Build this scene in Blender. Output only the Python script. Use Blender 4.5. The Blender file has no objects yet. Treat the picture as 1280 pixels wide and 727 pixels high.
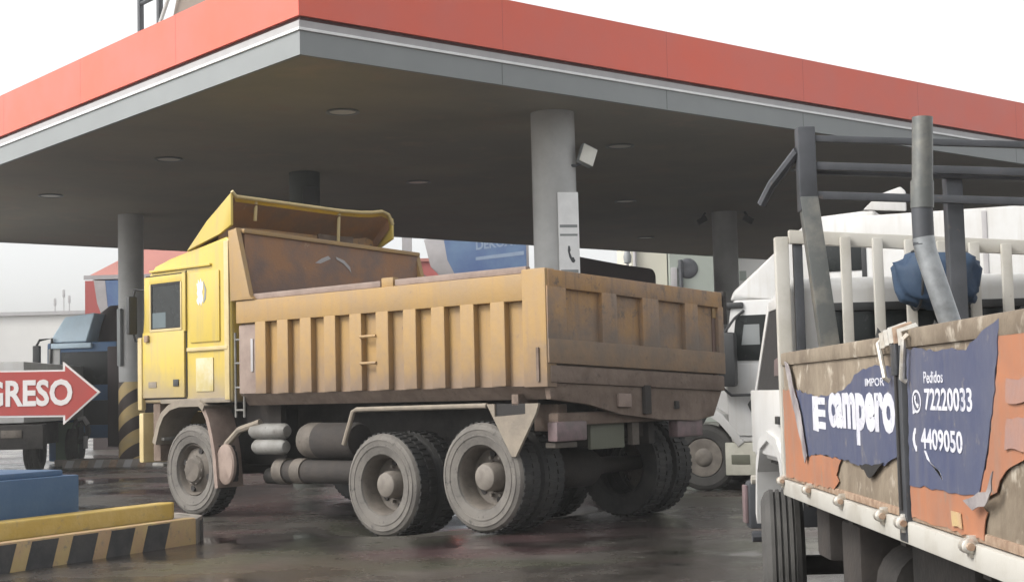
import bpy, bmesh, math, random
from mathutils import Vector, Matrix
random.seed(4)
S = bpy.context.scene
COL = S.collection
PI = math.pi

# ------------------------------------------------------------------ camera
HC = 1.30
pt, ro = .0707, .0246
M = Matrix.Rotation(pt, 3, 'X') @ Matrix.Rotation(ro, 3, 'Y')
cd = bpy.data.cameras.new('camera'); cam = bpy.data.objects.new('camera', cd); COL.objects.link(cam)
cd.sensor_width = 36; cd.lens = 1823 / 1280 * 36; cd.clip_start = .1; cd.clip_end = 3000
R, F_, U = M @ Vector((1, 0, 0)), M @ Vector((0, 1, 0)), M @ Vector((0, 0, 1))
mw = Matrix((R, U, -F_)).transposed().to_4x4(); mw.translation = (0, 0, HC)
cam.matrix_world = mw; S.camera = cam

# ------------------------------------------------------------------ world, sun, exposure
SUN_EL, SUN_AZ = math.radians(42), math.radians(-112)      # azimuth from +Y, clockwise
w = bpy.data.worlds.new('World'); S.world = w; w.use_nodes = True
nt = w.node_tree; bg = nt.nodes['Background']
sky = nt.nodes.new('ShaderNodeTexSky'); sky.sky_type = 'NISHITA'; sky.sun_disc = False
sky.sun_elevation = SUN_EL; sky.sun_rotation = SUN_AZ; sky.dust_density = 4; sky.air_density = 1.2; sky.altitude = 200
hs = nt.nodes.new('ShaderNodeHueSaturation'); hs.inputs['Saturation'].default_value = .1; hs.inputs['Value'].default_value = 1.42
nt.links.new(sky.outputs[0], hs.inputs['Color']); nt.links.new(hs.outputs[0], bg.inputs['Color'])
bg.inputs['Strength'].default_value = .15
sd = bpy.data.lights.new('sun', 'SUN'); sd.energy = 1.25; sd.angle = math.radians(14); sd.color = (1, .95, .87)
so = bpy.data.objects.new('sun', sd); COL.objects.link(so)
dirv = Vector((math.sin(SUN_AZ) * math.cos(SUN_EL), math.cos(SUN_AZ) * math.cos(SUN_EL), math.sin(SUN_EL)))
so.rotation_euler = dirv.to_track_quat('Z', 'Y').to_euler(); so.location = (-20, -10, 40)
S.view_settings.view_transform = 'Standard'; S.view_settings.look = 'None'
S.view_settings.gamma = 1; S.view_settings.use_curve_mapping = False
S.view_settings.exposure = .55

# ------------------------------------------------------------------ materials
def lin(c):
    if isinstance(c, str):
        c = [int(c[i:i + 2], 16) / 255 for i in (0, 2, 4)]
        c = [x / 12.92 if x <= .04045 else ((x + .055) / 1.055) ** 2.4 for x in c]
    return (*c, 1)
def node(t, kind, **kw):
    n = t.nodes.new(kind)
    for k, v in kw.items():
        if hasattr(n, k): setattr(n, k, v)
        else: n.inputs[k.replace('_', ' ')].default_value = v
    return n
def mixrgb(t, fac, a, b):
    m = t.nodes.new('ShaderNodeMix'); m.data_type = 'RGBA'
    for s, v in ((m.inputs[0], fac), (m.inputs[6], a), (m.inputs[7], b)):
        if hasattr(v, 'links'): t.links.new(v, s)
        else: s.default_value = v
    return m.outputs[2]
def ramp(t, src, p0, p1, c0=(0, 0, 0, 1), c1=(1, 1, 1, 1)):
    r = t.nodes.new('ShaderNodeValToRGB'); e = r.color_ramp.elements
    e[0].position, e[1].position = p0, p1; e[0].color, e[1].color = c0, c1
    t.links.new(src, r.inputs[0]); return r.outputs[0]
def mmath(t, op, a, b=0.0):
    m = t.nodes.new('ShaderNodeMath'); m.operation = op
    for s, v in ((m.inputs[0], a), (m.inputs[1], b)):
        if hasattr(v, 'links'): t.links.new(v, s)
        else: s.default_value = v
    return m.outputs[0]
def mat(name, c, rough=.5, metal=0, c2=None, sc=3, cover=.5, c3=None, sc3=14, cover3=.35, bump=.15, bsc=40, mud=None, mz=(0, 1), streak=None, spec=.5, soft=.12):
    """paint c, broken by patches of c2 and finer specks of c3; mud = colour caked on below height mz (object z)"""
    m = bpy.data.materials.new(name); m.use_nodes = True; t = m.node_tree; b = t.nodes['Principled BSDF']
    tc = t.nodes.new('ShaderNodeTexCoord').outputs['Object']
    col = lin(c)
    nz = node(t, 'ShaderNodeTexNoise', Scale=sc, Detail=6, Roughness=.62); t.links.new(tc, nz.inputs['Vector'])
    out = None
    if c2 is not None:
        out = mixrgb(t, ramp(t, nz.outputs[0], cover - soft + .0, cover + soft), lin(c2), col)
    else:
        d = tuple(x * .82 for x in col[:3]) + (1,)
        out = mixrgb(t, ramp(t, nz.outputs[0], .3, .7), d, col)
    if streak is not None:
        mp = node(t, 'ShaderNodeMapping'); mp.inputs['Scale'].default_value = (9, 9, .7); t.links.new(tc, mp.inputs[0])
        n4 = node(t, 'ShaderNodeTexNoise', Scale=1.6, Detail=5, Roughness=.6); t.links.new(mp.outputs[0], n4.inputs['Vector'])
        out = mixrgb(t, mmath(t, 'MULTIPLY', ramp(t, n4.outputs[0], .5, .72), .6), out, lin(streak))
    if c3 is not None:
        n3 = node(t, 'ShaderNodeTexNoise', Scale=sc3, Detail=4, Roughness=.7); t.links.new(tc, n3.inputs['Vector'])
        out = mixrgb(t, ramp(t, n3.outputs[0], cover3 - .06, cover3 + .06), lin(c3), out)
    if mud is not None:
        sp = t.nodes.new('ShaderNodeSeparateXYZ'); t.links.new(tc, sp.inputs[0])
        h = mmath(t, 'DIVIDE', mmath(t, 'SUBTRACT', sp.outputs[2], mz[0]), mz[1] - mz[0])
        h = mmath(t, 'ADD', h, mmath(t, 'MULTIPLY', mmath(t, 'SUBTRACT', nz.outputs[0], .5), 1.5))
        out = mixrgb(t, ramp(t, h, .15, .95), lin(mud), out)
    if hasattr(out, 'links'): t.links.new(out, b.inputs['Base Color'])
    n5 = node(t, 'ShaderNodeTexNoise', Scale=bsc, Detail=4); t.links.new(tc, n5.inputs['Vector'])
    rr = mmath(t, 'ADD', mmath(t, 'MULTIPLY', nz.outputs[0], .3), rough - .15); t.links.new(rr, b.inputs['Roughness'])
    if bump:
        bp = node(t, 'ShaderNodeBump', Strength=bump, Distance=.01); t.links.new(n5.outputs[0], bp.inputs['Height']); t.links.new(bp.outputs[0], b.inputs['Normal'])
    b.inputs['Metallic'].default_value = metal; b.inputs['Specular IOR Level'].default_value = spec
    return m
X = {}
X['red'] = mat('red_fascia', (.68, .105, .055), .42, c2=(.62, .11, .07), sc=.8, bump=.03)
X['fasciagrey'] = mat('grey_fascia', (0.224, 0.238, 0.238), .45, sc=1, bump=.03)
X['lip'] = mat('pale_lip', (0.374, 0.36, 0.36), .5, bump=.03)
X['white'] = mat('white_trim', (.78, .78, .77), .45, bump=.02)
X['joint'] = mat('dark_joint', (.09, .03, .03), .7)
X['soffit'] = mat('soffit', (0.312, 0.281, 0.225), .7, c2=(0.237, 0.225, 0.188), sc=.35, bump=.05, c3=(0.3, 0.25, 0.2), sc3=1.2, cover3=.4)
X['colpaint'] = mat('column_paint', (0.425, 0.425, 0.416), .5, c2=(0.357, 0.357, 0.348), sc=2, bump=.05, mud=(0.212, 0.196, 0.17), mz=(.1, 1.2))
X['greencol'] = mat('dull_green', (.05, .058, .048), .6)
X['cab'] = mat('cab_yellow', (.52, .385, .068), .36, c2=(.45, .34, .09), sc=1.6, cover=.45, bump=.05, bsc=50, c3=(.27, .2, .1), sc3=12, cover3=.29, streak=(.38, .29, .13), mud=(.32, .255, .16), mz=(1.2, 1.85))
X['cabpale'] = mat('pale_yellow', (0.512, 0.408, 0.2), .4, c2=(0.432, 0.336, 0.16), sc=4, bump=.03)
X['patch'] = mat('pale_filler', (.5, .45, .3), .5, c2=(.45, .37, .16), sc=5, bump=.03)
X['bed'] = mat('bed_ochre', (.335, .205, .07), .55, c2=(.285, .185, .085), sc=2.2, cover=.48, c3=(.2, .135, .085), sc3=10, cover3=.31, bump=.2, bsc=25, streak=(.25, .165, .095), mud=(.2, .14, .095), mz=(1.3, 1.85))
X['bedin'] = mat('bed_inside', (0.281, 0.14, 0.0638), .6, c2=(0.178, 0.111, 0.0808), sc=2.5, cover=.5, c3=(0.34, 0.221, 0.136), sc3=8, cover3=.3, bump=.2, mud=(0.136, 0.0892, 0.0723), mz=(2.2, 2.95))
X['tail'] = mat('tailgate_ochre', (0.354, 0.201, 0.0793), .6, c2=(0.262, 0.165, 0.0976), sc=3, cover=.5, c3=(0.146, 0.104, 0.0732), sc3=8, cover3=.38, bump=.35, bsc=22, streak=(0.152, 0.11, 0.0793), mud=(0.159, 0.12, 0.0915), mz=(1.55, 2.25))
X['mud'] = mat('caked_mud', (0.122, 0.0882, 0.0675), .9, c2=(0.167, 0.124, 0.0972), sc=5, c3=(0.09, 0.0675, 0.054), sc3=13, bump=.6, bsc=22)
X['tailmud'] = mat('stained_ochre', (.17, .125, .09), .75, c2=(.22, .145, .085), sc=4, c3=(.12, .09, .07), sc3=12, cover3=.34, bump=.4, bsc=25)
X['mudlight'] = mat('dried_mud', (0.234, 0.199, 0.156), .85, c2=(0.179, 0.152, 0.121), sc=5, bump=.35, bsc=30)
X['raildust'] = mat('dusty_rail', (0.262, 0.199, 0.165), .75, c2=(0.203, 0.15, 0.124), sc=6, bump=.2)
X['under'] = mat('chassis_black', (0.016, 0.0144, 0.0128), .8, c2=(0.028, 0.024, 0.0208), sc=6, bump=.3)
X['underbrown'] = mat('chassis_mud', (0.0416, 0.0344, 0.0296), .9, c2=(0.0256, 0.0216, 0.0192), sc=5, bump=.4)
X['tank'] = mat('dull_aluminium', (.2, .195, .182), .65, c2=(.135, .128, .115), sc=6, c3=(.08, .07, .06), sc3=14, cover3=.33, bump=.2)
X['tread'] = mat('tyre_tread', (0.0154, 0.0154, 0.0154), .75, c2=(0.0315, 0.0294, 0.0266), sc=6, bump=.3)
X['wall'] = mat('dusty_sidewall', (.14, .128, .113), .85, c2=(.092, .084, .075), sc=4, cover=.45, c3=(.05, .046, .042), sc3=13, cover3=.36, bump=.4)
X['rim'] = mat('dusty_rim', (0.12, 0.102, 0.084), .75, c2=(0.075, 0.063, 0.051), sc=7, c3=(0.06, 0.048, 0.039), sc3=15, cover3=.34, bump=.25)
X['hub'] = mat('pale_hub', (0.184, 0.163, 0.139), .7, c2=(0.129, 0.112, 0.0952), sc=9, bump=.2)
X['hole'] = mat('dark_hole', (.018, .016, .015), .8)
X['glass'] = mat('dark_glass', (.016, .019, .019), .25, bump=0, spec=.25)
X['cabview'] = mat('view_through_cab', (.10, .13, .14), .6)
X['black'] = mat('black_plastic', (.028, .029, .03), .5, bump=.1)
X['tlamp'] = mat('grimy_lens', (.17, .115, .12), .5, c2=(.11, .085, .08), sc=9)
X['wpaint'] = mat('white_lorry_paint', (0.54, 0.54, 0.531), .35, c2=(0.486, 0.477, 0.459), sc=2, bump=.02, streak=(0.432, 0.414, 0.378))
X['wpaintd'] = mat('white_paint_grimy', (0.443, 0.426, 0.385), .5, c2=(0.344, 0.32, 0.271), sc=4, cover=.42, c3=(0.246, 0.197, 0.139), sc3=12, cover3=.27, bump=.08)
X['cream'] = mat('cream_skirt', (.48, .47, .40), .5, c2=(.38, .37, .31), sc=4)
X['bare'] = mat('bare_weathered_board', (.25, .205, .15), .75, c2=(.155, .12, .085), sc=3.2, cover=.5, streak=(.13, .1, .07), c3=(.44, .39, .32), sc3=5, cover3=.37, bump=.5, bsc=20)
X['bblue'] = mat('banner_blue', (.058, .07, .13), .45, c2=(.085, .095, .145), sc=2.5, streak=(.12, .12, .145), c3=(.2, .185, .175), sc3=11, cover3=.33, bump=.35, bsc=7)
X['borange'] = mat('banner_orange', (.39, .155, .075), .5, c2=(.31, .145, .09), sc=3, streak=(.28, .18, .135), c3=(.22, .17, .135), sc3=9, cover3=.35, bump=.35, bsc=7)
X['bfaded'] = mat('banner_faded', (.34, .18, .13), .55, c2=(.29, .18, .155), sc=7)
X['bback'] = mat('banner_back', (.36, .33, .32), .6, c2=(.16, .14, .15), sc=6)
X['print'] = mat('white_print', (.62, .62, .66), .5, c2=(.52, .52, .57), sc=14, bump=0, c3=(.22, .23, .3), sc3=26, cover3=.36)
X['gsteel'] = mat('grey_steel', (0.0617, 0.0646, 0.0722), .5, c2=(0.0427, 0.0456, 0.0503), sc=5, metal=.2, bump=.1, c3=(0.114, 0.0902, 0.076), sc3=14, cover3=.3)
X['pipedark'] = mat('pipe_dark', (.10, .105, .10), .4, c2=(.2, .19, .165), sc=8, cover=.42, metal=.3, bump=.15)
X['pipelight'] = mat('pipe_galvanised', (.33, .345, .355), .35, c2=(.2, .21, .215), sc=10, metal=.5, bump=.15)
X['chrome'] = mat('worn_steel', (.6, .58, .53), .4, metal=.6, c2=(.45, .4, .33), sc=20)
X['rust'] = mat('rusty_steel', (.2, .125, .08), .7, c2=(.33, .24, .17), sc=18, bump=.3)
X['bluewrap'] = mat('blue_plastic', (.022, .042, .08), .65, c2=(.035, .06, .1), sc=5, bump=.5, bsc=14, spec=.3)
X['blacktarp'] = mat('black_sheet', (.035, .034, .03), .6, bump=.3, bsc=14)
X['signred'] = mat('sign_red', (.38, .055, .045), .45, c2=(.33, .06, .05), sc=4, bump=.03)
X['signwhite'] = mat('sign_white', (.70, .66, .63), .5, bump=0)
X['kyellow'] = mat('kerb_yellow', (0.495, 0.342, 0.081), .6, c2=(0.558, 0.405, 0.144), sc=4, cover=.45, c3=(0.297, 0.234, 0.144), sc3=10, cover3=.35, bump=.35, bsc=30)
X['ktan'] = mat('kerb_tan', (0.45, 0.333, 0.153), .7, c2=(0.405, 0.27, 0.153), sc=5, c3=(0.225, 0.189, 0.144), sc3=12, cover3=.36, bump=.4, bsc=30)
X['kblack'] = mat('kerb_black', (.035, .035, .037), .6, c2=(.06, .058, .056), sc=7, bump=.35, bsc=30)
X['concrete'] = mat('worn_concrete', (0.255, 0.225, 0.196), .8, c2=(0.187, 0.17, 0.149), sc=3, bump=.35, bsc=30, c3=(0.34, 0.306, 0.264), sc3=9, cover3=.3)
X['pblue'] = mat('plinth_blue', (.055, .115, .215), .5, c2=(.075, .14, .24), sc=3, c3=(.12, .16, .22), sc3=12, cover3=.3, bump=.2)
X['paleblue'] = mat('pale_blue_paint', (.6, .75, .86), .35, bump=.02)
X['navy'] = mat('navy_paint', (.07, .16, .32), .45, bump=.03)
X['palewall'] = mat('pale_wall', (.62, .61, .58), .8, c2=(.55, .54, .52), sc=.15, bump=0)
X['creamwall'] = mat('cream_wall', (0.589, 0.57, 0.475), .8, sc=.3, bump=0)
X['sagewall'] = mat('sage_wall', (.30, .33, .29), .8, sc=.3, bump=0)
X['redwall'] = mat('red_wall', (.42, .10, .09), .7, sc=.4, bump=0)
X['redroof'] = mat('faded_red_sheet', (.42, .17, .14), .6, sc=.6, bump=0)
X['tarp'] = mat('dark_brown_tarp', (.05, .035, .035), .7, bump=.4, bsc=3)
X['sblue'] = mat('sign_blue', (.07, .12, .26), .4, c2=(.12, .2, .32), sc=.7, bump=0)
X['sbluelight'] = mat('sign_light_blue', (.26, .34, .45), .4, bump=0)
X['lampglass'] = mat('lamp_glass', (0.7, 0.686, 0.616), .35, bump=0)
X['olive'] = mat('olive_plate', (.12, .125, .09), .6)
X['brownpanel'] = mat('weathered_brown_panel', (.2, .16, .13), .7)
X['greenbox'] = mat('green_paint', (.11, .17, .11), .5)
X['hatch'] = X['kblack']
def stripes_mat():
    m = mat('hazard_paint', (.52, .38, .16), .6, c2=(.45, .34, .17), sc=5, bump=.1); t = m.node_tree; b = t.nodes['Principled BSDF']
    src = b.inputs['Base Color'].links[0].from_socket
    tc = t.nodes.new('ShaderNodeTexCoord').outputs['Object']; sp = t.nodes.new('ShaderNodeSeparateXYZ'); t.links.new(tc, sp.inputs[0])
    v = mmath(t, 'SUBTRACT', sp.outputs[2], mmath(t, 'ADD', mmath(t, 'MULTIPLY', sp.outputs[0], .62), mmath(t, 'MULTIPLY', sp.outputs[1], -.5)))
    v = mmath(t, 'FRACT', mmath(t, 'MULTIPLY', v, 1.75))
    t.links.new(mixrgb(t, ramp(t, v, .47, .5), lin((.045, .03, .025)), src), b.inputs['Base Color'])
    return m
X['hazard'] = stripes_mat()
def ground_mat():
    m = bpy.data.materials.new('wet_asphalt'); m.use_nodes = True; t = m.node_tree; b = t.nodes['Principled BSDF']
    tc = t.nodes.new('ShaderNodeTexCoord').outputs['Object']
    n1 = node(t, 'ShaderNodeTexNoise', Scale=.33, Detail=6, Roughness=.6); n2 = node(t, 'ShaderNodeTexNoise', Scale=1.7, Detail=7, Roughness=.65)
    n3 = node(t, 'ShaderNodeTexNoise', Scale=55, Detail=3, Roughness=.7); n4 = node(t, 'ShaderNodeTexNoise', Scale=.5, Detail=3); n5 = node(t, 'ShaderNodeTexNoise', Scale=.42, Detail=2, Distortion=1.2)
    for n in (n1, n2, n3): t.links.new(tc, n.inputs['Vector'])
    for n, off in ((n4, (31, 7, 0)), (n5, (3, 19, 5))):
        mp = node(t, 'ShaderNodeMapping'); mp.inputs['Location'].default_value = off; t.links.new(tc, mp.inputs[0]); t.links.new(mp.outputs[0], n.inputs['Vector'])
    c = mixrgb(t, ramp(t, n2.outputs[0], .35, .65), lin((.034, .03, .026)), lin((.072, .063, .055)))
    c = mixrgb(t, ramp(t, n3.outputs[0], .42, .6), c, lin((.09, .082, .073)))
    c2 = mixrgb(t, ramp(t, n1.outputs[0], .42, .62), lin((.022, .019, .017)), c)
    # oily film: faint rose and green tints in broad patches
    c2 = mixrgb(t, mmath(t, 'MULTIPLY', ramp(t, n4.outputs[0], .5, .62), .55), c2, lin((.085, .045, .048)))
    c2 = mixrgb(t, mmath(t, 'MULTIPLY', ramp(t, n5.outputs[0], .54, .66), .5), c2, lin((.042, .047, .028)))
    t.links.new(c2, b.inputs['Base Color'])
    wet = ramp(t, mmath(t, 'ADD', n1.outputs[0], mmath(t, 'MULTIPLY', n2.outputs[0], .35)), .55, .78)
    r = mmath(t, 'ADD', mmath(t, 'MULTIPLY', wet, .33), .055); t.links.new(r, b.inputs['Roughness'])
    bp = node(t, 'ShaderNodeBump', Distance=.012); t.links.new(mmath(t, 'MULTIPLY', wet, .5), bp.inputs['Strength'])
    t.links.new(mmath(t, 'ADD', n3.outputs[0], mmath(t, 'MULTIPLY', n2.outputs[0], 2)), bp.inputs['Height']); t.links.new(bp.outputs[0], b.inputs['Normal'])
    b.inputs['Specular IOR Level'].default_value = .42
    return m
X['ground'] = ground_mat()

# ------------------------------------------------------------------ mesh helpers
def NB(): return bmesh.new()
def bx(bm, x0, x1, y0, y1, z0, z1, bev=0, seg=2, rot=None, mi=0):
    c = Vector(((x0 + x1) / 2, (y0 + y1) / 2, (z0 + z1) / 2))
    r = bmesh.ops.create_cube(bm, size=1, matrix=Matrix.Translation(c) @ (rot.to_4x4() if rot else Matrix.Identity(4)) @ Matrix.Diagonal((abs(x1 - x0), abs(y1 - y0), abs(z1 - z0), 1)))
    vs = r['verts']; fs = {f for v in vs for f in v.link_faces}
    for f in fs: f.material_index = mi
    if bev:
        es = {e for v in vs for e in v.link_edges}
        bmesh.ops.bevel(bm, geom=list(es), offset=bev, segments=seg, affect='EDGES', profile=.6)
    return bm
def prism(bm, pts, d, bev=0, seg=2, mi=0):
    """closed polygon of 3-D points pushed along vector d"""
    d = Vector(d); a = [bm.verts.new(Vector(p)) for p in pts]; b = [bm.verts.new(Vector(p) + d) for p in pts]; n = len(pts)
    fs = [bm.faces.new(a), bm.faces.new(b[::-1])]
    for i in range(n): fs.append(bm.faces.new((a[i], b[i], b[(i + 1) % n], a[(i + 1) % n])))
    for f in fs: f.material_index = mi
    if bev: bmesh.ops.bevel(bm, geom=list({e for f in fs for e in f.edges}), offset=bev, segments=seg, affect='EDGES', profile=.6)
    return bm
def tube(bm, path, r, n=10, mi=0):
    path = [Vector(p) for p in path]; rings = []
    for i, p in enumerate(path):
        t = (path[min(i + 1, len(path) - 1)] - path[max(i - 1, 0)]).normalized()
        u = t.orthogonal().normalized() if i == 0 else (u - t * u.dot(t)).normalized()
        v = t.cross(u); rr = r[i] if isinstance(r, (list, tuple)) else r
        rings.append([bm.verts.new(p + (u * math.cos(k * 2 * PI / n) + v * math.sin(k * 2 * PI / n)) * rr) for k in range(n)])
    for a, b in zip(rings, rings[1:]):
        for k in range(n): bm.faces.new((a[k], a[(k + 1) % n], b[(k + 1) % n], b[k])).material_index = mi
    bm.faces.new(rings[0][::-1]).material_index = mi; bm.faces.new(rings[-1]).material_index = mi
    return bm
def lathe(bm, prof, o=(0, 0, 0), ax='X', n=36, mis=None):
    """profile of (radius, height) turned about an axis"""
    o = Vector(o); rings = []
    A = {'X': (Vector((1, 0, 0)), Vector((0, 1, 0)), Vector((0, 0, 1))), 'Y': (Vector((0, 1, 0)), Vector((0, 0, 1)), Vector((1, 0, 0))), 'Z': (Vector((0, 0, 1)), Vector((1, 0, 0)), Vector((0, 1, 0)))}[ax]
    for r, h in prof:
        if r < 1e-6: rings.append([bm.verts.new(o + A[0] * h)])
        else: rings.append([bm.verts.new(o + A[0] * h + (A[1] * math.cos(2 * PI * k / n) + A[2] * math.sin(2 * PI * k / n)) * r) for k in range(n)])
    for i, (a, b) in enumerate(zip(rings, rings[1:])):
        for k in range(n):
            k2 = (k + 1) % n
            if len(a) == 1 and len(b) == 1: continue
            vs = (a[0], b[k2], b[k]) if len(a) == 1 else (a[k], a[k2], b[0]) if len(b) == 1 else (a[k], a[k2], b[k2], b[k])
            f = bm.faces.new(vs)
            if mis: f.material_index = mis[i]
    return bm
def ob(name, bm, m, parent=None, ang=35, warp=None, label=None):
    if warp:
        for v in bm.verts: v.co = warp(v.co)
    bmesh.ops.recalc_face_normals(bm, faces=bm.faces)
    me = bpy.data.meshes.new(name); bm.to_mesh(me); bm.free()
    for x in (m if isinstance(m, (list, tuple)) else [m]): me.materials.append(X[x])
    me.polygons.foreach_set('use_smooth', [True] * len(me.polygons)); me.set_sharp_from_angle(angle=math.radians(ang))
    o = bpy.data.objects.new(name, me); COL.objects.link(o)
    if parent: o.parent = parent
    if label: o['label'] = label
    return o
def box(name, dims, m, parent=None, bev=0, **k): return ob(name, bx(NB(), *dims, bev), m, parent, **k)
def tag(o, label, cat, group=None):
    o['label'] = label; o['category'] = cat
    if group: o['group'] = group
    return o
def thing(name, label, cat, loc=(0, 0, 0), rz=0, group=None):
    o = bpy.data.objects.new(name, None); COL.objects.link(o); o.empty_display_size = .3
    o.location = loc; o.rotation_euler = (0, 0, rz); return tag(o, label, cat, group)
def struct(o): o['kind'] = 'structure'; return o
def dup(o, loc=None, parent=None, rz=None):
    c = o.copy(); COL.objects.link(c)
    if parent: c.parent = parent
    if loc: c.location = loc
    if rz is not None: c.rotation_euler = (0, 0, rz)
    for ch in list(o.children):
        d = ch.copy(); COL.objects.link(d); d.parent = c
        for g in list(ch.children): e = g.copy(); COL.objects.link(e); e.parent = d
    return c
def lettering(name, body, w_, h_, m, parent, mtx, bold=.0, shear=0, depth=.002):
    """flat lettering stretched to w_ x h_, its lower left corner at the matrix origin"""
    cu = bpy.data.curves.new(name, 'FONT'); cu.body = body; cu.extrude = depth; cu.offset = bold; cu.shear = shear; cu.resolution_u = 3
    t = bpy.data.objects.new(name, cu); COL.objects.link(t); bpy.context.view_layer.update()
    me = bpy.data.meshes.new_from_object(t.evaluated_get(bpy.context.evaluated_depsgraph_get())); bpy.data.objects.remove(t); bpy.data.curves.remove(cu)
    xs = [v.co.x for v in me.vertices]; ys = [v.co.y for v in me.vertices]
    sx, sy = w_ / (max(xs) - min(xs)), h_ / (max(ys) - min(ys)); x0, y0 = min(xs), min(ys)
    for v in me.vertices: v.co = mtx @ Vector(((v.co.x - x0) * sx, (v.co.y - y0) * sy, v.co.z))
    me.materials.clear(); me.materials.append(X[m]); me.name = name
    o = bpy.data.objects.new(name, me); COL.objects.link(o); o.parent = parent
    return o
def frame(o, right, up):
    r, u = Vector(right).normalized(), Vector(up).normalized(); n = r.cross(u)
    m = Matrix((r, u, n)).transposed().to_4x4(); m.translation = o; return m

# ------------------------------------------------------------------ ground
YT = .8454; P0 = Vector((-.355, 13.755, 0))
TX = Vector((math.cos(YT), math.sin(YT), 0)); TY = Vector((-math.sin(YT), math.cos(YT), 0))
def axis(lo, hi, dlo, dhi, st):
    out = [-900, -400, -200, -100, -60, -40]; out = [v for v in out if v < lo]
    out += [lo + i * (dlo - lo) / 8 for i in range(8)]
    n = int((dhi - dlo) / st); out += [dlo + i * (dhi - dlo) / n for i in range(n + 1)]
    out += [dhi + (i + 1) * (hi - dhi) / 8 for i in range(8)] + [v for v in (60, 100, 200, 400, 900) if v > hi]
    return out
def build_ground():
    xs = axis(-20, 20, -4, 3, .16); ys = axis(0, 45, 12, 19, .16)
    vs = []
    for y in ys:
        for x in xs:
            d = Vector((x, y, 0)) - P0; a, b = d.dot(TX), d.dot(TY)
            e = max(0, abs(a - 1.4) - 1.5)
            z = -.105 * math.exp(-((b - 1.355) / .5) ** 2 - (e / .35) ** 2)
            vs.append((x, y, z))
    nx = len(xs); fs = [(j * nx + i, j * nx + i + 1, (j + 1) * nx + i + 1, (j + 1) * nx + i) for j in range(len(ys) - 1) for i in range(nx - 1)]
    me = bpy.data.meshes.new('ground'); me.from_pydata(vs, [], fs); me.materials.append(X['ground'])
    me.polygons.foreach_set('use_smooth', [True] * len(fs))
    o = bpy.data.objects.new('ground', me); COL.objects.link(o); struct(o)
build_ground()

# ------------------------------------------------------------------ canopy (local frame: x along the right-hand fascia, y along the left-hand one)
YC = .6965; CX0, CY0 = 8.887, 14.363
rot = Matrix.Rotation(YC, 3, 'Z'); cloc = rot @ Vector((CX0, CY0, 0))
can = thing('fuel_station_canopy', 'big flat roof with a red and grey fascia on round columns over the dump truck', 'canopy', cloc, YC)
LX, LY = 34.0, 15.4; EX, EY = 11.2, 20.8          # footprint, deeper over the first bay
Z0, Z1, Z2, Z3 = 5.3, 5.60, 5.755, 6.43
foot = [(0, 0), (LX, 0), (LX, LY), (EX, LY), (EX, EY), (0, EY)]
def slab(z0, z1, inset):
    p = [(inset, inset), (LX - inset, inset), (LX - inset, LY - inset), (EX - inset, LY - inset), (EX - inset, EY - inset), (inset, EY - inset)]
    return prism(NB(), [(x, y, z0) for x, y in p], (0, 0, z1 - z0))
sof = ob('soffit', slab(Z0 + .015, Z0 + .1, .06), 'soffit', can)
ob('roof_deck', slab(6.0, 6.2, .3), 'palewall', can)
def fascia_run(name, z0, z1, t, out, m):
    n = len(foot)
    for i in range(n):
        (xa, ya), (xb, yb) = foot[i], foot[(i + 1) % n]
        d = Vector((xb - xa, yb - ya, 0)).normalized(); nrm = Vector((d.y, -d.x, 0))
        a = Vector((xa, ya, z0)) + nrm * out; b = Vector((xb, yb, z0)) + nrm * out
        a -= d * (-.0 if i in (0, 2, 5) else 0); 
        # mitred ends so neighbouring runs butt at the corner
        def mit(p, q, s): return p - nrm * t + s * d * t
        conv_a = i != 4; conv_b = i != 3
        pts = [a - d * out * (1 if conv_a else -1), b + d * out * (1 if conv_b else -1)]
        inn = [b + d * out * (1 if conv_b else -1) - nrm * t - d * t * (1 if conv_b else -1), a - d * out * (1 if conv_a else -1) - nrm * t + d * t * (1 if conv_a else -1)]
        ob(name, prism(NB(), pts + inn, (0, 0, z1 - z0)), m, can)
fascia_run('lower_fascia', Z0, Z1 - .012, .06, 0, 'fasciagrey')
fascia_run('trim_strip', Z1 - .012, Z1 + .02, .09, .025, 'white')
fascia_run('fascia_lip', Z1 + .02, Z2 - .05, .06, .012, 'lip')
fascia_run('fascia_joint', Z2 - .05, Z2, .06, -.02, 'joint')
fascia_run('red_fascia', Z2, Z3, .07, .03, 'red')
for k in range(1, 12):
    if k * 3.05 < LX: ob('fascia_seam', bx(NB(), k * 3.05 - .002, k * 3.05 + .002, -.031, -.02, Z2 + .005, Z3 - .004), 'signred', can); ob('fascia_seam', bx(NB(), k * 3.05 - .004, k * 3.05 + .004, -.0015, .01, Z0 + .004, Z1 - .016), 'gsteel', can)
for k in range(1, 7):
    ob('fascia_seam', bx(NB(), -.031, -.02, k * 3.05 - .002, k * 3.05 + .002, Z2 + .005, Z3 - .004), 'signred', can)
def column(x, y, r, zt, label=None):
    c = ob('column', lathe(NB(), [(0, -.02), (r, -.02), (r, zt), (0, zt)], (x - CX0, y - CY0, 0), 'Z', 40), 'colpaint', can)
    return c
cA = column(13.80, 15.50, .315, Z0 + .01)
cB = column(13.62, 28.9, .265, Z0 + .01)
cC = column(24.92, 22.2, .285, Z0 + .01)
cD = column(13.7, 22.05, .27, Z0 + .01); cD.data.materials[0] = X['greencol']
hb = ob('hazard_base', lathe(NB(), [(.268, .02), (.272, .03), (.272, 1.75), (.268, 1.76)], (0, 0, 0), 'Z', 40), 'hazard', cB); hb.location = (13.62 - CX0, 28.9 - CY0, 0); hb.rotation_euler.z = -.55
ob('service_box', bx(NB(), 13.62 - CX0 - .32, 13.62 - CX0 - .26, 28.9 - CY0 - .14, 28.9 - CY0 + .02, 2.1, 3.3, .01), 'fasciagrey', cB)
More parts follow.
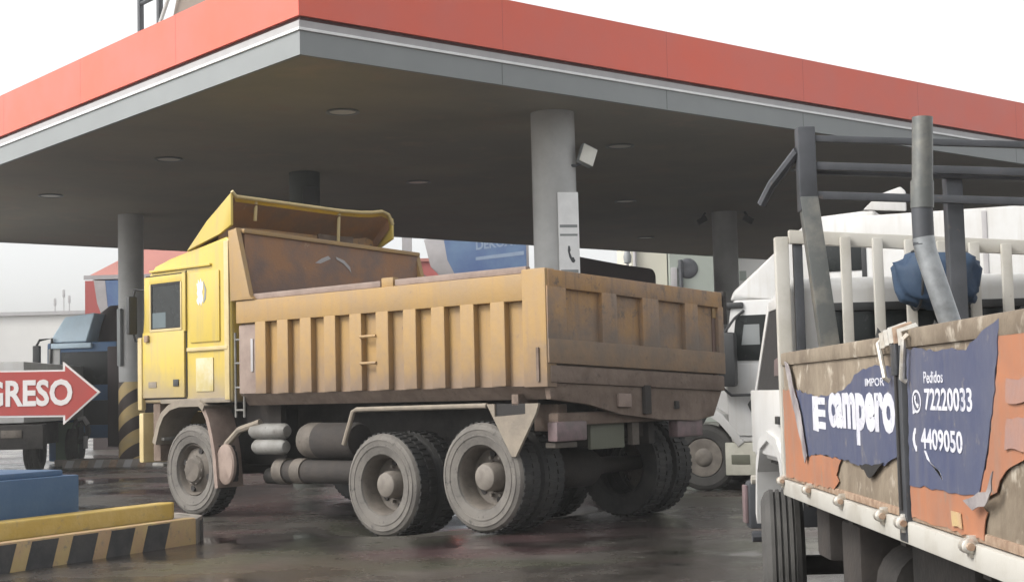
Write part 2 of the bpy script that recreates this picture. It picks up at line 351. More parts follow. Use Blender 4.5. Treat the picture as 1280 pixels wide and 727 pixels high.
for (x, y) in ((16.09, 21.9), (11.04, 26.9), (16.57, 16.97), (27.1, 26.9), (21.3, 17.0), (21.5, 21.9), (11.0, 21.9), (11.2, 17)):
    o_ = (x - CX0, y - CY0, Z0 + .015)
    c = ob('canopy_light', lathe(NB(), [(.22, 0), (.24, -.02), (.2, -.025), (.185, -.01)], o_, 'Z', 24), 'fasciagrey', can)
    ob('lamp_glass', lathe(NB(), [(0, -.02), (.19, -.012)], o_, 'Z', 24), 'lampglass', c)
def floodlight(x, y, z, rz, tilt, label, m1='lampglass', s=1, grp=None):
    p = rot @ Vector((x, y, 0))
    f = thing('floodlight', label, 'floodlight', (p.x, p.y, z), YC + rz, grp)
    rx = Matrix.Rotation(tilt, 3, 'X')
    hsg = ob('housing', bx(NB(), -.16 * s, .16 * s, -.03, .05, -.13 * s, .13 * s, .012, rot=rx), 'black' if m1 != 'lampglass' else 'fasciagrey', f)
    g = NB(); bx(g, -.15 * s, .15 * s, -.037, -.031, -.12 * s, .12 * s, rot=rx); ob('lens', g, m1, hsg)
    ob('bracket', tube(NB(), [(0, .02, -.05), (0, .16, -.13), (0, .24, -.13)], .02, 8), 'black', f)
    return f
# lamp on the right of the nearest column, sheets pasted on its face
f = thing('floodlight', 'pale rectangular floodlight bracketed to the upper right side of the nearest column', 'floodlight', rot @ Vector((13.80, 15.50, 0)) + Vector((.47, -.15, 4.66)), .35)
ry = Matrix.Rotation(.42, 3, 'Y') @ Matrix.Rotation(-.25, 3, 'X')
hs_ = ob('housing', bx(NB(), -.12, .12, -.05, .05, -.15, .15, .02, rot=ry), 'fasciagrey', f)
ob('lens', bx(NB(), -.11, .11, -.068, -.051, -.14, .14, .004, rot=ry), 'lampglass', hs_)
ob('bracket', tube(NB(), [(-.28, .06, -.14), (-.16, .04, -.14), (-.05, .02, -.1)], .022, 8), 'gsteel', f)
pA = rot @ Vector((13.80, 15.50, 0))
nb = thing('notice_board', 'narrow white notice with a phone symbol fixed to the nearest column', 'notice', (pA.x + .1, pA.y - .335, 0), .16)
ob('board', bx(NB(), -.07, .225, -.012, .012, 2.55, 4.12, .004), 'white', nb)
for z, h in ((3.62, .04), (3.5, .03), (2.98, .045)):
    ob('printed_line', bx(NB(), -.05, .2, -.015, -.0125, z, z + h), 'fasciagrey', nb)
pts = [(.06, 3.36), (.085, 3.36), (.095, 3.3), (.085, 3.27), (.11, 3.2), (.135, 3.2), (.16, 3.15), (.14, 3.12), (.11, 3.13), (.075, 3.2), (.055, 3.29)]
ob('phone_symbol', prism(NB(), [(x, -.0125, z) for x, z in pts], (0, -.003, 0)), 'gsteel', nb)
ob('door_lock', bx(NB(), -.1, -.075, -.02, .012, 2.6, 2.78, .004), 'gsteel', nb)
for sx, lab in ((-.42, 'small black camera left of the far right column head'), (.42, 'small black camera right of the far right column head')):
    p = rot @ Vector((24.92, 22.2, 0)); q = thing('security_camera', lab, 'camera', (p.x + sx * 1.25, p.y - .1, Z0 - .16), 0)
    ob('camera_body', bx(NB(), -.12, .12, -.07, .07, -.08, .05, .02, rot=Matrix.Rotation(.5 * (1 if sx > 0 else -1), 3, 'Y')), 'black', q); ob('mount', tube(NB(), [(0, 0, .03), (-sx * .2, 0, .17)], .025, 8), 'black', q)
p = rot @ Vector((13.7, 22.05, 0)); q = thing('loudspeaker', 'dark box loudspeaker hung under the ceiling above the dump truck deflector', 'loudspeaker', (p.x + .15, p.y - .38, Z0 - .5), .2)
ob('cabinet', bx(NB(), -.13, .13, -.09, .09, -.2, .2, .02), 'black', q); ob('mount', tube(NB(), [(0, .08, 0), (0, .25, 0)], .03, 8), 'black', q)
# frame of an old sign standing on the roof
p = rot @ Vector((10.387, 20.9, 0)); fr = thing('rooftop_sign_frame', 'grey steel posts with a brown panel rising above the red fascia at top left', 'frame', (p.x, p.y, 6.2), YC)
for y in (.73, .05, -2.2): ob('post', tube(NB(), [(0, y, 0), (0, y, 3.2)], .055, 8), 'gsteel', fr)
ob('panel', prism(NB(), [(.06, -.1, .75), (.06, -1.7, .75), (.06, -2.3, 1.5), (.06, -.75, 2.1)], (.08, 0, 0)), 'brownpanel', fr)
ob('brace', tube(NB(), [(-.08, .05, .85), (-.08, -.95, 2.0)], .03, 8), 'wpaint', fr)
ob('crossbar', tube(NB(), [(0, .73, 1.55), (0, -2.2, 1.55)], .035, 8), 'gsteel', fr)

# ------------------------------------------------------------------ yellow dump truck: local x to its right, y forward, z up; left flank on x = 0
tr = thing('dump_truck', 'yellow three axle dump truck with a dusty ochre tipper bed under the canopy', 'dump truck', P0, YT)
def roll(v): return Vector((v.x, v.y, v.z - .042 * v.x if v.x > 0 else v.z))
W = 2.82
def TB(name, dims, m, parent=None, bev=0, **k): return ob(name, bx(NB(), *dims, bev), m, parent or tr, warp=roll, **k)
# flank
side = TB('bed_side', (.07, .12, -.86, 3.6, 1.37, 2.39), 'bed')
ob('header_rail', bx(NB(), 0, .118, -.872, 3.63, 2.155, 2.405, .012), 'bed', side, warp=roll)
ribs = [3.122, 2.746, 2.369, 1.985, 1.589, 1.194, .80, .41, .02, -.37]
first = None
for i in range(len(ribs)):
    y1 = ribs[i]; y0 = y1 + .175
    if first is None:
        first = ob('rib', bx(NB(), .0, .09, -.09, .09, 1.375, 2.165, .012), 'bed', side); first.location = (0, y1 + .09, 0)
    else: dup(first, (0, y1 + .09, 0), side)
ob('rear_post', bx(NB(), -.012, .13, -.885, -.60, 1.36, 2.44, .014), 'bed', side, warp=roll)
ob('front_panel', bx(NB(), .03, .11, 3.30, 3.62, 1.38, 2.14, .01), 'raildust', side, warp=roll)
ob('marker_plate', bx(NB(), .016, .031, 3.36, 3.40, 1.62, 1.98, .003), 'lip', side)
for z in (1.92, 1.65): ob('rung', tube(NB(), [(-.005, 1.60, z), (-.005, 1.365, z)], .016, 8), 'bed', side)
sk = NB(); prism(sk, [(.02, 0, 1.372), (.13, 0, 1.372), (.24, 0, 1.25), (.14, 0, 1.25)], (0, 4.45, 0)); 
for v in sk.verts: v.co.y -= .86
ob('under_rail', sk, 'mud', tr)
ob('stiffener', bx(NB(), .02, .3, -.5, -.42, 1.2, 1.3), 'mud', tr)
for y0, y1 in ((3.46, 1.33), (1.12, -.62)): TB('top_board', (.035, .1, y1, y0, 2.41, 2.475), 'raildust', tr, .01)
TB('top_stop', (.03, .11, 1.14, 1.31, 2.406, 2.50), 'bed', tr, .01)
TB('latch_hook', (-.03, -.013, -.80, -.77, 1.41, 1.72), 'mud', side)
s2 = TB('bed_side', (W - .12, W - .07, -.86, 3.6, 1.37, 2.39), 'bedin')
ob('header_rail', bx(NB(), W - .12, W, -.87, 3.63, 2.155, 2.405, .012), 'bed', s2, warp=roll)
for y1 in ribs[::2]: ob('rib', bx(NB(), W - .09, W, y1, y1 + .17, 1.375, 2.165), 'bed', s2, warp=roll)
TB('bed_floor', (.1, W - .1, -.84, 3.6, 1.33, 1.40), 'bedin')
# headboard with its yellow gussets
hb_ = NB()
prism(hb_, [(.06, 3.56, 1.4), (W - .06, 3.56, 1.4), (W - .03, 3.56, 3.2), (2.2, 3.56, 3.22), (1.2, 3.56, 3.2), (.08, 3.56, 3.17)], (0, .06, 0))
head = ob('headboard', hb_, 'bedin', tr, warp=roll)
ob('top_lip', bx(NB(), .05, W - .02, 3.53, 3.66, 3.165, 3.215, .012), 'bed', head, warp=roll)
for x in (-.02, W - .05):
    ob('gusset', prism(NB(), [(x, 3.73, 3.2), (x, 3.58, 3.22), (x, 3.37, 2.46), (x, 3.30, 2.41), (x, 3.70, 2.41)], (.06, 0, 0), .008), 'bed', tr, warp=roll)
ob('chipped_paint', prism(NB(), [(1.1, 3.557, 2.93), (1.2, 3.557, 2.99), (1.3, 3.557, 3.03), (1.34, 3.557, 3.0), (1.27, 3.557, 2.97), (1.18, 3.557, 2.93)], (0, -.004, 0)), 'lip', head, warp=roll)
ob('chipped_paint', prism(NB(), [(1.42, 3.557, 3.03), (1.55, 3.557, 3.0), (1.64, 3.557, 2.93), (1.66, 3.557, 2.86), (1.62, 3.557, 2.9), (1.54, 3.557, 2.96), (1.43, 3.557, 3.0)], (0, -.004, 0)), 'lip', head, warp=roll)
# tailgate
tg = TB('tailgate', (.06, W - .02, -.85, -.80, 1.56, 2.40), 'tail')
ob('tailgate_top', bx(NB(), .02, W + .02, -.90, -.78, 2.265, 2.43, .015), 'tail', tg, warp=roll)
for x0, x1 in ((.0, .27), (.80, 1.03), (1.44, 1.71), (2.16, 2.39), (2.76, 2.86)):
    ob('rib', bx(NB(), x0, x1, -.90, -.80, 1.70, 2.28, .012), 'tail', tg, warp=roll)
ob('middle_band', bx(NB(), .0, W + .04, -.905, -.79, 1.575, 1.80, .014), 'tailmud', tg, warp=roll)
ob('lower_band', bx(NB(), .03, W + .02, -.90, -.80, 1.40, 1.56, .02), 'mud', tg, warp=roll)
ob('corner_post', bx(NB(), W + .045, W + .11, -.9, -.76, 2.1, 2.45, .012), 'underbrown', tg, warp=roll)
ap = NB(); prism(ap, [(.02, -.87, 1.40), (W, -.87, 1.40), (2.66, -.87, 1.14), (2.35, -.87, 1.09), (1.72, -.87, 1.09), (1.1, -.87, 1.13), (.6, -.87, 1.215), (.05, -.87, 1.25)], (0, .06, 0), .008)
ob('apron', ap, 'mud', tr, warp=roll)
ob('apron_bracket', bx(NB(), 1.02, 1.22, -.90, -.87, 1.2, 1.33, .01), 'raildust', tr, warp=roll)
ob('apron_bracket', bx(NB(), 1.95, 2.02, -.895, -.87, 1.2, 1.28, .01), 'under', tr, warp=roll)
ob('hinge_post', bx(NB(), 1.42, 1.52, -.915, -.87, 1.14, 1.42, .01), 'underbrown', tr, warp=roll)
# cab
prof = [(3.76, 1.30), (5.44, 1.30), (5.47, 1.95), (5.40, 2.76), (5.20, 2.915), (4.9, 2.975), (4.56, 3.03), (3.84, 3.15), (3.76, 3.1)]
cab = ob('cab', prism(NB(), [(.03, y, z) for y, z in prof], (2.54, 0, 0), .03, 3), 'cab', tr)
door = NB()
def strip(y0, y1, z0, z1, x0=.0, x1=.03): bx(door, x0, x1, y0, y1, z0, z1, .007)
bx(door, .0, .03, 4.60, 5.425, 1.36, 2.135, .01); bx(door, .004, .03, 4.575, 4.64, 2.12, 2.80, .007); bx(door, .004, .03, 5.275, 5.39, 2.12, 2.79, .007); bx(door, .006, .03, 4.62, 5.33, 2.70, 2.79, .007)
door = ob('door', door, 'cab', tr)
ob('window_pane', bx(NB(), .012, .028, 4.62, 5.30, 2.12, 2.71), 'glass', door)
sl_ = NB(); bx(sl_, .006, .013, 4.655, 4.68, 2.155, 2.70); bx(sl_, .006, .013, 5.235, 5.26, 2.155, 2.70); bx(sl_, .006, .0125, 4.67, 5.25, 2.675, 2.705); bx(sl_, .006, .0125, 4.67, 5.25, 2.155, 2.18)
ob('rubber_seal', sl_, 'hole', door)
wf = NB(); bx(wf, -.002, .02, 4.64, 4.665, 2.15, 2.70, .004); bx(wf, -.002, .02, 5.25, 5.275, 2.15, 2.70, .004); bx(wf, -.003, .02, 4.64, 5.275, 2.135, 2.165, .004)
ob('window_frame', wf, 'cabpale', door)
ob('through_view', bx(NB(), .0115, .0135, 4.97, 5.24, 2.17, 2.36), 'cabview', door)  # light showing through the cab, painted as a paler sheet on the pane
ob('door_handle', bx(NB(), -.014, .0, 4.70, 4.80, 1.49, 1.57, .006), 'black', door)
ob('door_vent', bx(NB(), -.006, .0, 5.14, 5.30, 1.48, 1.55, .003), 'mudlight', door)
ob('door_seal', bx(NB(), .022, .0315, 4.575, 4.59, 1.36, 2.82), 'hole', cab); ob('door_seal', bx(NB(), .022, .0317, 4.59, 5.42, 1.342, 1.358), 'hole', cab); ob('door_seal', bx(NB(), .022, .0317, 4.59, 5.38, 2.792, 2.806), 'hole', cab)
ob('door_mirror_bracket', bx(NB(), -.03, 0, 5.28, 5.36, 2.02, 2.10, .01), 'rust', door)
sp = NB(); bx(sp, .012, .03, 3.95, 4.50, 1.98, 2.78, .008)
slp = ob('sleeper_panel', sp, 'cab', tr)
ob('side_moulding', bx(NB(), .004, .03, 3.80, 4.56, 1.88, 1.925, .008), 'cabpale', slp)
ob('lower_patch', bx(NB(), .018, .0305, 4.08, 4.40, 1.42, 1.80, .004), 'patch', slp)
def sheet(name, pts, m, parent, x, d=-.003): return ob(name, prism(NB(), [(x, y, z) for y, z in pts], (d, 0, 0)), m, parent)
sheet('faded_decal', [(4.35, 2.43), (4.32, 2.40), (4.30, 2.45), (4.275, 2.39), (4.26, 2.46), (4.235, 2.42), (4.245, 2.5), (4.255, 2.55), (4.24, 2.6), (4.235, 2.68), (4.26, 2.65), (4.28, 2.71), (4.30, 2.65), (4.33, 2.70), (4.335, 2.64), (4.36, 2.66), (4.34, 2.58), (4.355, 2.54), (4.335, 2.5), (4.36, 2.46)], 'white', slp, .0115)
sheet('decal_dark_part', [(4.235, 2.42), (4.19, 2.47), (4.18, 2.58), (4.23, 2.67), (4.21, 2.56)], 'fasciagrey', slp, .0115)  # darker printed part of the decal
ob('rear_pillar', bx(NB(), .01, .04, 3.775, 3.86, 1.32, 3.1, .01), 'cabpale', cab)
ob('roof_slot', bx(NB(), .3, .34, 4.2, 4.55, 3.0, 3.02), 'hole', cab)
ob('gutter', bx(NB(), .0, .04, 4.1, 5.28, 2.84, 2.87, .008), 'cab', cab)
# front of the cab
fc = NB(); bx(fc, .15, 2.45, 5.42, 5.46, 2.0, 2.72, .01); ob('windscreen', fc, 'glass', cab)
ob('grille', bx(NB(), .35, 2.25, 5.45, 5.49, 1.35, 1.85, .01), 'black', cab)
ob('corner_vane', bx(NB(), -.015, .05, 5.425, 5.51, 1.22, 2.08, .015), 'cabpale', tr)
ob('bumper', bx(NB(), .0, 2.6, 5.42, 5.51, .60, 1.19, .025), 'cabpale', tr)
ob('entry_step', bx(NB(), .04, .3, 5.06, 5.28, .86, .90, .01), 'tank', tr)
ob('entry_step', bx(NB(), .04, .3, 5.08, 5.30, .56, .60, .01), 'tank', tr)
ob('valance', bx(NB(), .06, .5, 5.16, 5.30, .62, 1.3, .01), 'mud', tr)
mr = ob('door_mirror', bx(NB(), -.115, .01, 5.53, 5.60, 2.12, 2.58, .025), 'black', tr)
ob('mirror_arm', tube(NB(), [(.06, 5.42, 2.64), (-.02, 5.54, 2.66), (-.04, 5.57, 2.5)], .014, 8), 'black', mr)
ob('mirror_arm', tube(NB(), [(.06, 5.44, 2.05), (-.02, 5.54, 2.04), (-.04, 5.57, 2.2)], .014, 8), 'black', mr)
# roof deflector, open at the back
top = [(.05, 3.64), (.11, 3.585), (.9, 3.565), (1.675, 3.545), (2.0, 3.55), (2.2, 3.565), (2.36, 3.59), (2.47, 3.56), (2.54, 3.44)]
dfm = NB()
va = [dfm.verts.new((x, 3.75, z)) for x, z in top]; vb = [dfm.verts.new((x, 4.18 - .04 * abs(x - 1.3), z - .30)) for x, z in top]; vc = [dfm.verts.new((max(.07, min(2.5, x)), 4.58, 3.0)) for x, z in top]
for r1, r2 in ((va, vb), (vb, vc)):
    for i in range(len(top) - 1): dfm.faces.new((r1[i], r1[i + 1], r2[i + 1], r2[i]))
g = bmesh.ops.solidify(dfm, geom=list(dfm.faces), thickness=.03)
dfl = ob('roof_deflector', dfm, 'cab', tr)
ik = NB()
ia, ib_, ic_ = [[ik.verts.new((min(max(v.co.x, .08), 2.5), v.co.y - dy, v.co.z - dz)) for v in row] for row, dy, dz in ()] if False else ([], [], [])
for x, z in top:
    xx = min(max(x, .09), 2.49); ia.append(ik.verts.new((xx, 3.755, z - .045))); ib_.append(ik.verts.new((xx, 4.13 - .04 * abs(x - 1.3), z - .33))); ic_.append(ik.verts.new((xx, 4.5, 3.02)))
for r1, r2 in ((ia, ib_), (ib_, ic_)):
    for i in range(len(top) - 1): ik.faces.new((r1[i], r1[i + 1], r2[i + 1], r2[i]))
ob('inner_skin', ik, 'bedin', dfl)
for x, z in ((.03, 3.635), (2.52, 3.53)):
    ob('deflector_cheek', prism(NB(), [(x, 4.58, 3.04), (x, 4.18, 3.36), (x, 3.74, z), (x, 3.74, 3.27), (x, 3.95, 3.19)], (.035, 0, 0), .008), 'cab', dfl)
edge = NB(); tube(edge, [(x, 3.742, z + .012) for x, z in top], .022, 8); ob('rolled_edge', edge, 'cabpale', dfl)
for x, z in ((.42, 3.35), (1.68, 3.18)): ob('strut', tube(NB(), [(x, 3.78, 3.57), (x, 3.80, z)], .02, 8), 'cabpale', dfl)
ob('dusty_liner', prism(NB(), [(.1, 4.05, 3.13), (2.5, 4.05, 3.13), (2.5, 4.03, 3.40), (.1, 4.03, 3.42)], (0, .02, 0)), 'tail', dfl)
ob('liner_opening', bx(NB(), 1.55, 2.12, 4.015, 4.03, 3.14, 3.40, .004), 'mud', dfl)
# ladder behind the cab
lad = NB()
for y in (3.71, 3.56): tube(lad, [(.05, y, 1.12), (.05, y, 2.06)], .014, 8)
for z in (1.2, 1.45, 1.72, 1.98): tube(lad, [(.05, 3.71, z), (.05, 3.56, z)], .012, 8)
ob('ladder', lad, 'tank', tr)
# chassis
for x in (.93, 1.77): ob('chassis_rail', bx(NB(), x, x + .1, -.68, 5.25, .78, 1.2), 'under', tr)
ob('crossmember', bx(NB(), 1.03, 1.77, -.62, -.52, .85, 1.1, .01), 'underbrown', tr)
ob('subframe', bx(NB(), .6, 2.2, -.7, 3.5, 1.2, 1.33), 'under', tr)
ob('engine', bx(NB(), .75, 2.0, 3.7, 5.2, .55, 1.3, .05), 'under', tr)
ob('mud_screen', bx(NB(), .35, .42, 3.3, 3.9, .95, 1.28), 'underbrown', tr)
for y, z, s in ((0, .55, 1), (1.355, .43, 1), (4.5, .53, .7)):
    ax_ = NB(); lathe(ax_, [(0, .3), (.075, .3), (.09, 1.0), (.2 * s, 1.2), (.2 * s, 1.6), (.09, 1.8), (.075, 2.5), (0, 2.5)], (0, y, z), 'X', 16); ob('axle', ax_, 'underbrown', tr)
def tread_lugs(bm, r, x0, x1, n=44, mi=0):
    for k in range(n):
        a = 2 * PI * k / n
        for s, (u, v) in enumerate(((x0, (x0 + x1) / 2 - .015), ((x0 + x1) / 2 + .015, x1))):
            aa = a + s * PI / n; rm = Matrix.Rotation(aa, 3, 'X')
            p = bmesh.ops.create_cube(bm, size=1, matrix=rm.to_4x4() @ Matrix.Translation(((u + v) / 2, 0, r)) @ Matrix.Diagonal((v - u, r * PI / n * 1.15, .018, 1)))
            for f in {f for q in p['verts'] for f in q.link_faces}: f.material_index = mi
def wheel(parent, x, y, z, sgn, kind, r=.53):
    """sgn +1: outer face looks to -x"""
    k = r / .53
    wl = bpy.data.objects.new
    rp = {'front': [(.30, .05), (.285, .03), (.27, .05), (.255, .10), (.22, .085), (.17, .05), (.165, .03), (.13, .0), (0, 0)],
          'rear': [(.30, .03), (.29, .04), (.275, .09), (.265, .21), (.2, .245), (.15, .245), (.145, .2)],
          'far': [(.30, .03), (.28, .05), (.2, .07), (0, .03)]}[kind]
    b = NB(); lathe(b, [(a * k, h) for a, h in rp], (0, 0, 0), 'X', 40)
    if kind == 'rear': lathe(b, [(.15 * k, .245), (.11 * k, .245), (0, .245)], (0, 0, 0), 'X', 24)
    for v in b.verts: v.co.x *= sgn
    rim = ob('wheel', b, 'rim', parent, ang=40)
    rim.location = (x, y, z)
    t = NB(); offs = (0,) if kind == 'front' else (0, .35)
    for o_ in offs:
        lathe(t, [(.295 * k, .05 + o_), (.31 * k, .012 + o_), (.36 * k, .0 + o_), (.385 * k, -.004 + o_), (.388 * k, -.010 + o_), (.40 * k, -.011 + o_), (.403 * k, -.005 + o_), (.445 * k, -.008 + o_), (.448 * k, -.013 + o_), (.456 * k, -.012 + o_), (.46 * k, -.004 + o_), (.492 * k, .012 + o_), (.512 * k, .045 + o_), (.515 * k, .06 + o_), (.515 * k, .25 + o_), (.50 * k, .285 + o_), (.44 * k, .30 + o_), (.33 * k, .29 + o_), (.295 * k, .26 + o_)], (0, 0, 0), 'X', 56, [1 if o_ == 0 else 0] * 12 + [0] * 6)
        tread_lugs(t, .516 * k, .045 + o_, .265 + o_)
    for v in t.verts: v.co.x *= sgn
    ob('tyre', t, ['tread', 'wall'], rim, ang=30)
    if kind == 'rear':
        h = NB(); lathe(h, [(.14 * k, .245), (.135 * k, .1), (.12 * k, .06), (.09 * k, .045), (0, .04)], (0, 0, 0), 'X', 28)
        for v in h.verts: v.co.x *= sgn
        ob('hub', h, 'hub', rim)
    nuts = NB(); holes = NB()
    if kind != 'far':
        for i in range(10):
            a = 2 * PI * i / 10; rr = (.185 if kind == 'rear' else .15) * k; d0 = .2 if kind == 'rear' else .02
            lathe(nuts, [(.017, d0 + .05), (.017, d0), (0, d0)], (0, rr * math.cos(a), rr * math.sin(a)), 'X', 6)
        for i in range(6 if kind == 'rear' else 4):
            a = 2 * PI * i / (6 if kind == 'rear' else 4) + .35; rr = .225 * k; h0 = .222 if kind == 'rear' else .068
            lathe(holes, [(.036, h0 + .03), (.036, h0 - .0), (0, h0 - .001)], (0, rr * math.cos(a), rr * math.sin(a)), 'X', 12)
        for bmm in (nuts, holes):
            for v in bmm.verts: v.co.x *= sgn
        ob('wheel_nuts', nuts, 'hub', rim)['kind'] = 'stuff'; ob('hand_holes', holes, 'hole', rim)['kind'] = 'stuff'
    return rim
for y, z, kind in ((4.5, .53, 'front'), (1.355, .428, 'rear'), (0, .53, 'rear')):
    wheel(tr, .02, y, z, 1, kind); wheel(tr, W - .04, y, z, -1, 'front' if kind == 'front' else 'rear')
# mudguards
def band(name, path, t, x0, x1, m):
    pa = [Vector((0, y, z)) for y, z in path]; inn = []
    for i, p in enumerate(pa):
        d = (pa[min(i + 1, len(pa) - 1)] - pa[max(i - 1, 0)]).normalized(); inn.append(p + Vector((0, -d.z, d.y)) * t)
    b = NB()
    lo, hi = [b.verts.new((x0, p.y, p.z)) for p in pa], [b.verts.new((x1, p.y, p.z)) for p in pa]
    lo2, hi2 = [b.verts.new((x0, p.y, p.z)) for p in inn], [b.verts.new((x1, p.y, p.z)) for p in inn]
    for i in range(len(pa) - 1):
        for q in ((lo[i], lo[i + 1], lo2[i + 1], lo2[i]), (hi[i], hi2[i], hi2[i + 1], hi[i + 1]), (lo[i], hi[i], hi[i + 1], lo[i + 1]), (lo2[i], lo2[i + 1], hi2[i + 1], hi2[i])): b.faces.new(q)
    for i in (0, -1): b.faces.new((lo[i], lo2[i], hi2[i], hi[i]))
    return ob(name, b, m, tr)
fd = band('fender', [(5.21, .84), (5.13, 1.05), (5.03, 1.19), (4.88, 1.28), (4.68, 1.32), (4.3, 1.32), (4.2, 1.26)], .07, -.02, .40, 'mudlight')
band('fender_flap', [(4.25, 1.27), (4.15, 1.12), (4.08, .92), (4.03, .7), (3.99, .34)], .055, .0, .36, 'raildust')
ob('cab_sill', bx(NB(), .02, .3, 3.78, 5.1, 1.29, 1.345, .012), 'mudlight', tr)
dsc = NB(); lathe(dsc, [(0, -.03), (.2, -.03), (.225, -.015), (.225, .02), (0, .02)], (0, 0, 0), 'X', 32)
for v in dsc.verts: v.co = Vector((v.co.x + .06, v.co.y * .72 + 3.91, v.co.z + .6))
ob('tank_end_cap', dsc, 'raildust', tr)
ob('cap_bracket', tube(NB(), [(.1, 3.95, .82), (.1, 3.72, .98), (.14, 3.4, 1.06)], .04, 8), 'mudlight', tr)
for y0, y1, z, r in ((2.98, 3.55, .965, .085), (3.0, 3.5, .795, .085)):
    ob('air_tank', lathe(NB(), [(0, y0 - .03), (r * .7, y0 - .015), (r, y0 + .03), (r, y1 - .03), (r * .7, y1 + .015), (0, y1 + .03)], (.16, 0, z), 'Y', 20), 'tank', tr)
ob('fuel_tank', lathe(NB(), [(0, 1.95), (.17, 1.96), (.19, 2.0), (.19, 2.72), (.17, 2.78), (.1, 2.80), (0, 2.80)], (.30, 0, .86), 'Y', 24), 'underbrown', tr)
ob('tank_front_cap', lathe(NB(), [(.192, 2.55), (.192, 2.73), (.172, 2.79), (.1, 2.812), (0, 2.812)], (.30, 0, .86), 'Y', 24), 'rim', tr)
ob('silencer', lathe(NB(), [(0, 1.9), (.1, 1.92), (.125, 1.98), (.125, 3.1), (.1, 3.18), (0, 3.2)], (.26, 0, .53), 'Y', 20), 'underbrown', tr)
for y in (2.75, 3.05): ob('silencer_strap', lathe(NB(), [(.126, y), (.14, y), (.14, y + .16), (.126, y + .16)], (.26, 0, .53), 'Y', 20), 'rim', tr)
ob('air_bottle', lathe(NB(), [(0, 3.3), (.07, 3.32), (.09, 3.36), (.09, 3.7), (.05, 3.75), (0, 3.75)], (.5, 0, .45), 'Y', 16), 'under', tr)
ob('rear_fender_rail', tube(NB(), [(.03, 1.91, .83), (.03, 1.76, 1.165), (.03, 1.70, 1.185), (.03, -.10, 1.20)], .026, 8), 'mudlight', tr)
tri = NB(); prism(tri, [(.0, -.12, 1.215), (.0, -.22, 1.215), (.0, -.22, 1.10), (.0, -.28, 1.10), (.0, -.60, 1.12), (.0, -.60, 1.215), (.0, -.76, 1.215), (.0, -.73, 1.13), (.0, -.47, .73), (.0, -.42, .73)], (.03, 0, 0))
ob('rear_mudguard', tri, 'mudlight', tr)
ob('mudguard_slot', bx(NB(), .02, .1, -.6, -.22, 1.1, 1.215), 'hole', tr)
# rear end under the bed
ob('rear_beam', bx(NB(), .25, 2.55, -.78, -.66, 1.0, 1.12, .02), 'mud', tr)
tl = ob('tail_light', bx(NB(), .16, .60, -.84, -.72, .86, 1.04, .02), 'tlamp', tr); ob('lamp_bracket', bx(NB(), .2, .52, -.78, -.66, .80, .85, .01), 'rim', tl)
tl2 = ob('tail_light', bx(NB(), 2.05, 2.5, -.84, -.72, .83, 1.0, .02), 'tlamp', tr)
ob('plate_holder', bx(NB(), .82, 1.35, -.70, -.66, .76, 1.0, .01), 'olive', tr)
ob('mud_flap', bx(NB(), 1.45, 1.56, -.72, -.66, .78, 1.02), 'rim', tr)
ob('spring_hanger', bx(NB(), .35, .48, -.7, -.4, .95, 1.2, .01), 'mud', tr)

# ------------------------------------------------------------------ flatbed lorry on the right: local x across the bed, y forward, flank on x = 0
YF = -.0113; fl = thing('flatbed_truck', 'small white flatbed truck with torn blue and orange banners on its drop side', 'truck', (1.2 * math.cos(YF), 1.2 * math.sin(YF), 0), YF)
BW = 1.78; YE = 2.1
def FB(name, dims, m, parent=None, bev=0, **k): return ob(name, bx(NB(), *dims, bev), m, parent or fl, **k)
def wavy(name, pts, m, parent, x, d=.003, sub=.05, amp=.002, jag=.006):
    """thin sheet fixed to the flank, its outline cut as given and its face slightly buckled"""
    out_ = []
    for (y0, z0), (y1, z1) in zip(pts, pts[1:] + pts[:1]):
        L_ = math.hypot((y1 - y0) * .5, z1 - z0); n_ = max(1, int(L_ / .02)); out_.append((y0, z0))
        for i in range(1, n_):
            out_.append((y0 + (y1 - y0) * i / n_ + random.uniform(-jag, jag), z0 + (z1 - z0) * i / n_ + random.uniform(-jag, jag)))
    pts = out_
    b = NB(); vs = [b.verts.new((x, y, z)) for y, z in pts]; f = b.faces.new(vs)
    ys = [p[0] for p in pts]; zs = [p[1] for p in pts]
    for ax_, lo, hi in ((1, min(ys), max(ys)), (2, min(zs), max(zs))):
        n = max(1, int((hi - lo) / sub))
        for i in range(1, n):
            co = Vector((x, 0, 0)); co[ax_] = lo + (hi - lo) * i / n; no = Vector((0, 0, 0)); no[ax_] = 1
            bmesh.ops.bisect_plane(b, geom=b.verts[:] + b.edges[:] + b.faces[:], plane_co=co, plane_no=no)
    for v in b.verts:
        v.co.x -= amp * (.5 + .5 * math.sin(v.co.y * 9 + v.co.z * 21) * math.sin(v.co.y * 5 - v.co.z * 13 + 1))
    r = bmesh.ops.extrude_face_region(b, geom=b.faces[:]); 
    for v in [e for e in r['geom'] if isinstance(e, bmesh.types.BMVert)]: v.co.x += d
    return ob(name, b, m, parent, ang=60)
pf = FB('drop_side', (0, .035, 4.785, 6.95, .885, 1.452), 'bare', None, .006)
pr = FB('drop_side', (0, .035, YE, 4.665, .885, 1.465), 'bare', None, .006)
for p_, y0, y1, z in ((pf, 4.785, 6.95, 1.452), (pr, YE, 4.665, 1.465)):
    ob('top_rail', bx(NB(), -.012, .047, y0, y1, z - .05, z + .012, .012), 'bare', p_)
    ob('bottom_rail', bx(NB(), -.006, .04, y0, y1, .872, .90, .006), 'rust', p_)
wavy('banner_orange', [(6.93, 1.293), (6.575, 1.286), (6.359, 1.009), (6.134, 1.02), (5.662, 1.024), (5.734, .992), (5.787, .952), (5.746, .931), (5.844, .893), (6.06, .889), (6.428, .889), (6.93, .884)], 'borange', pf, -.008)
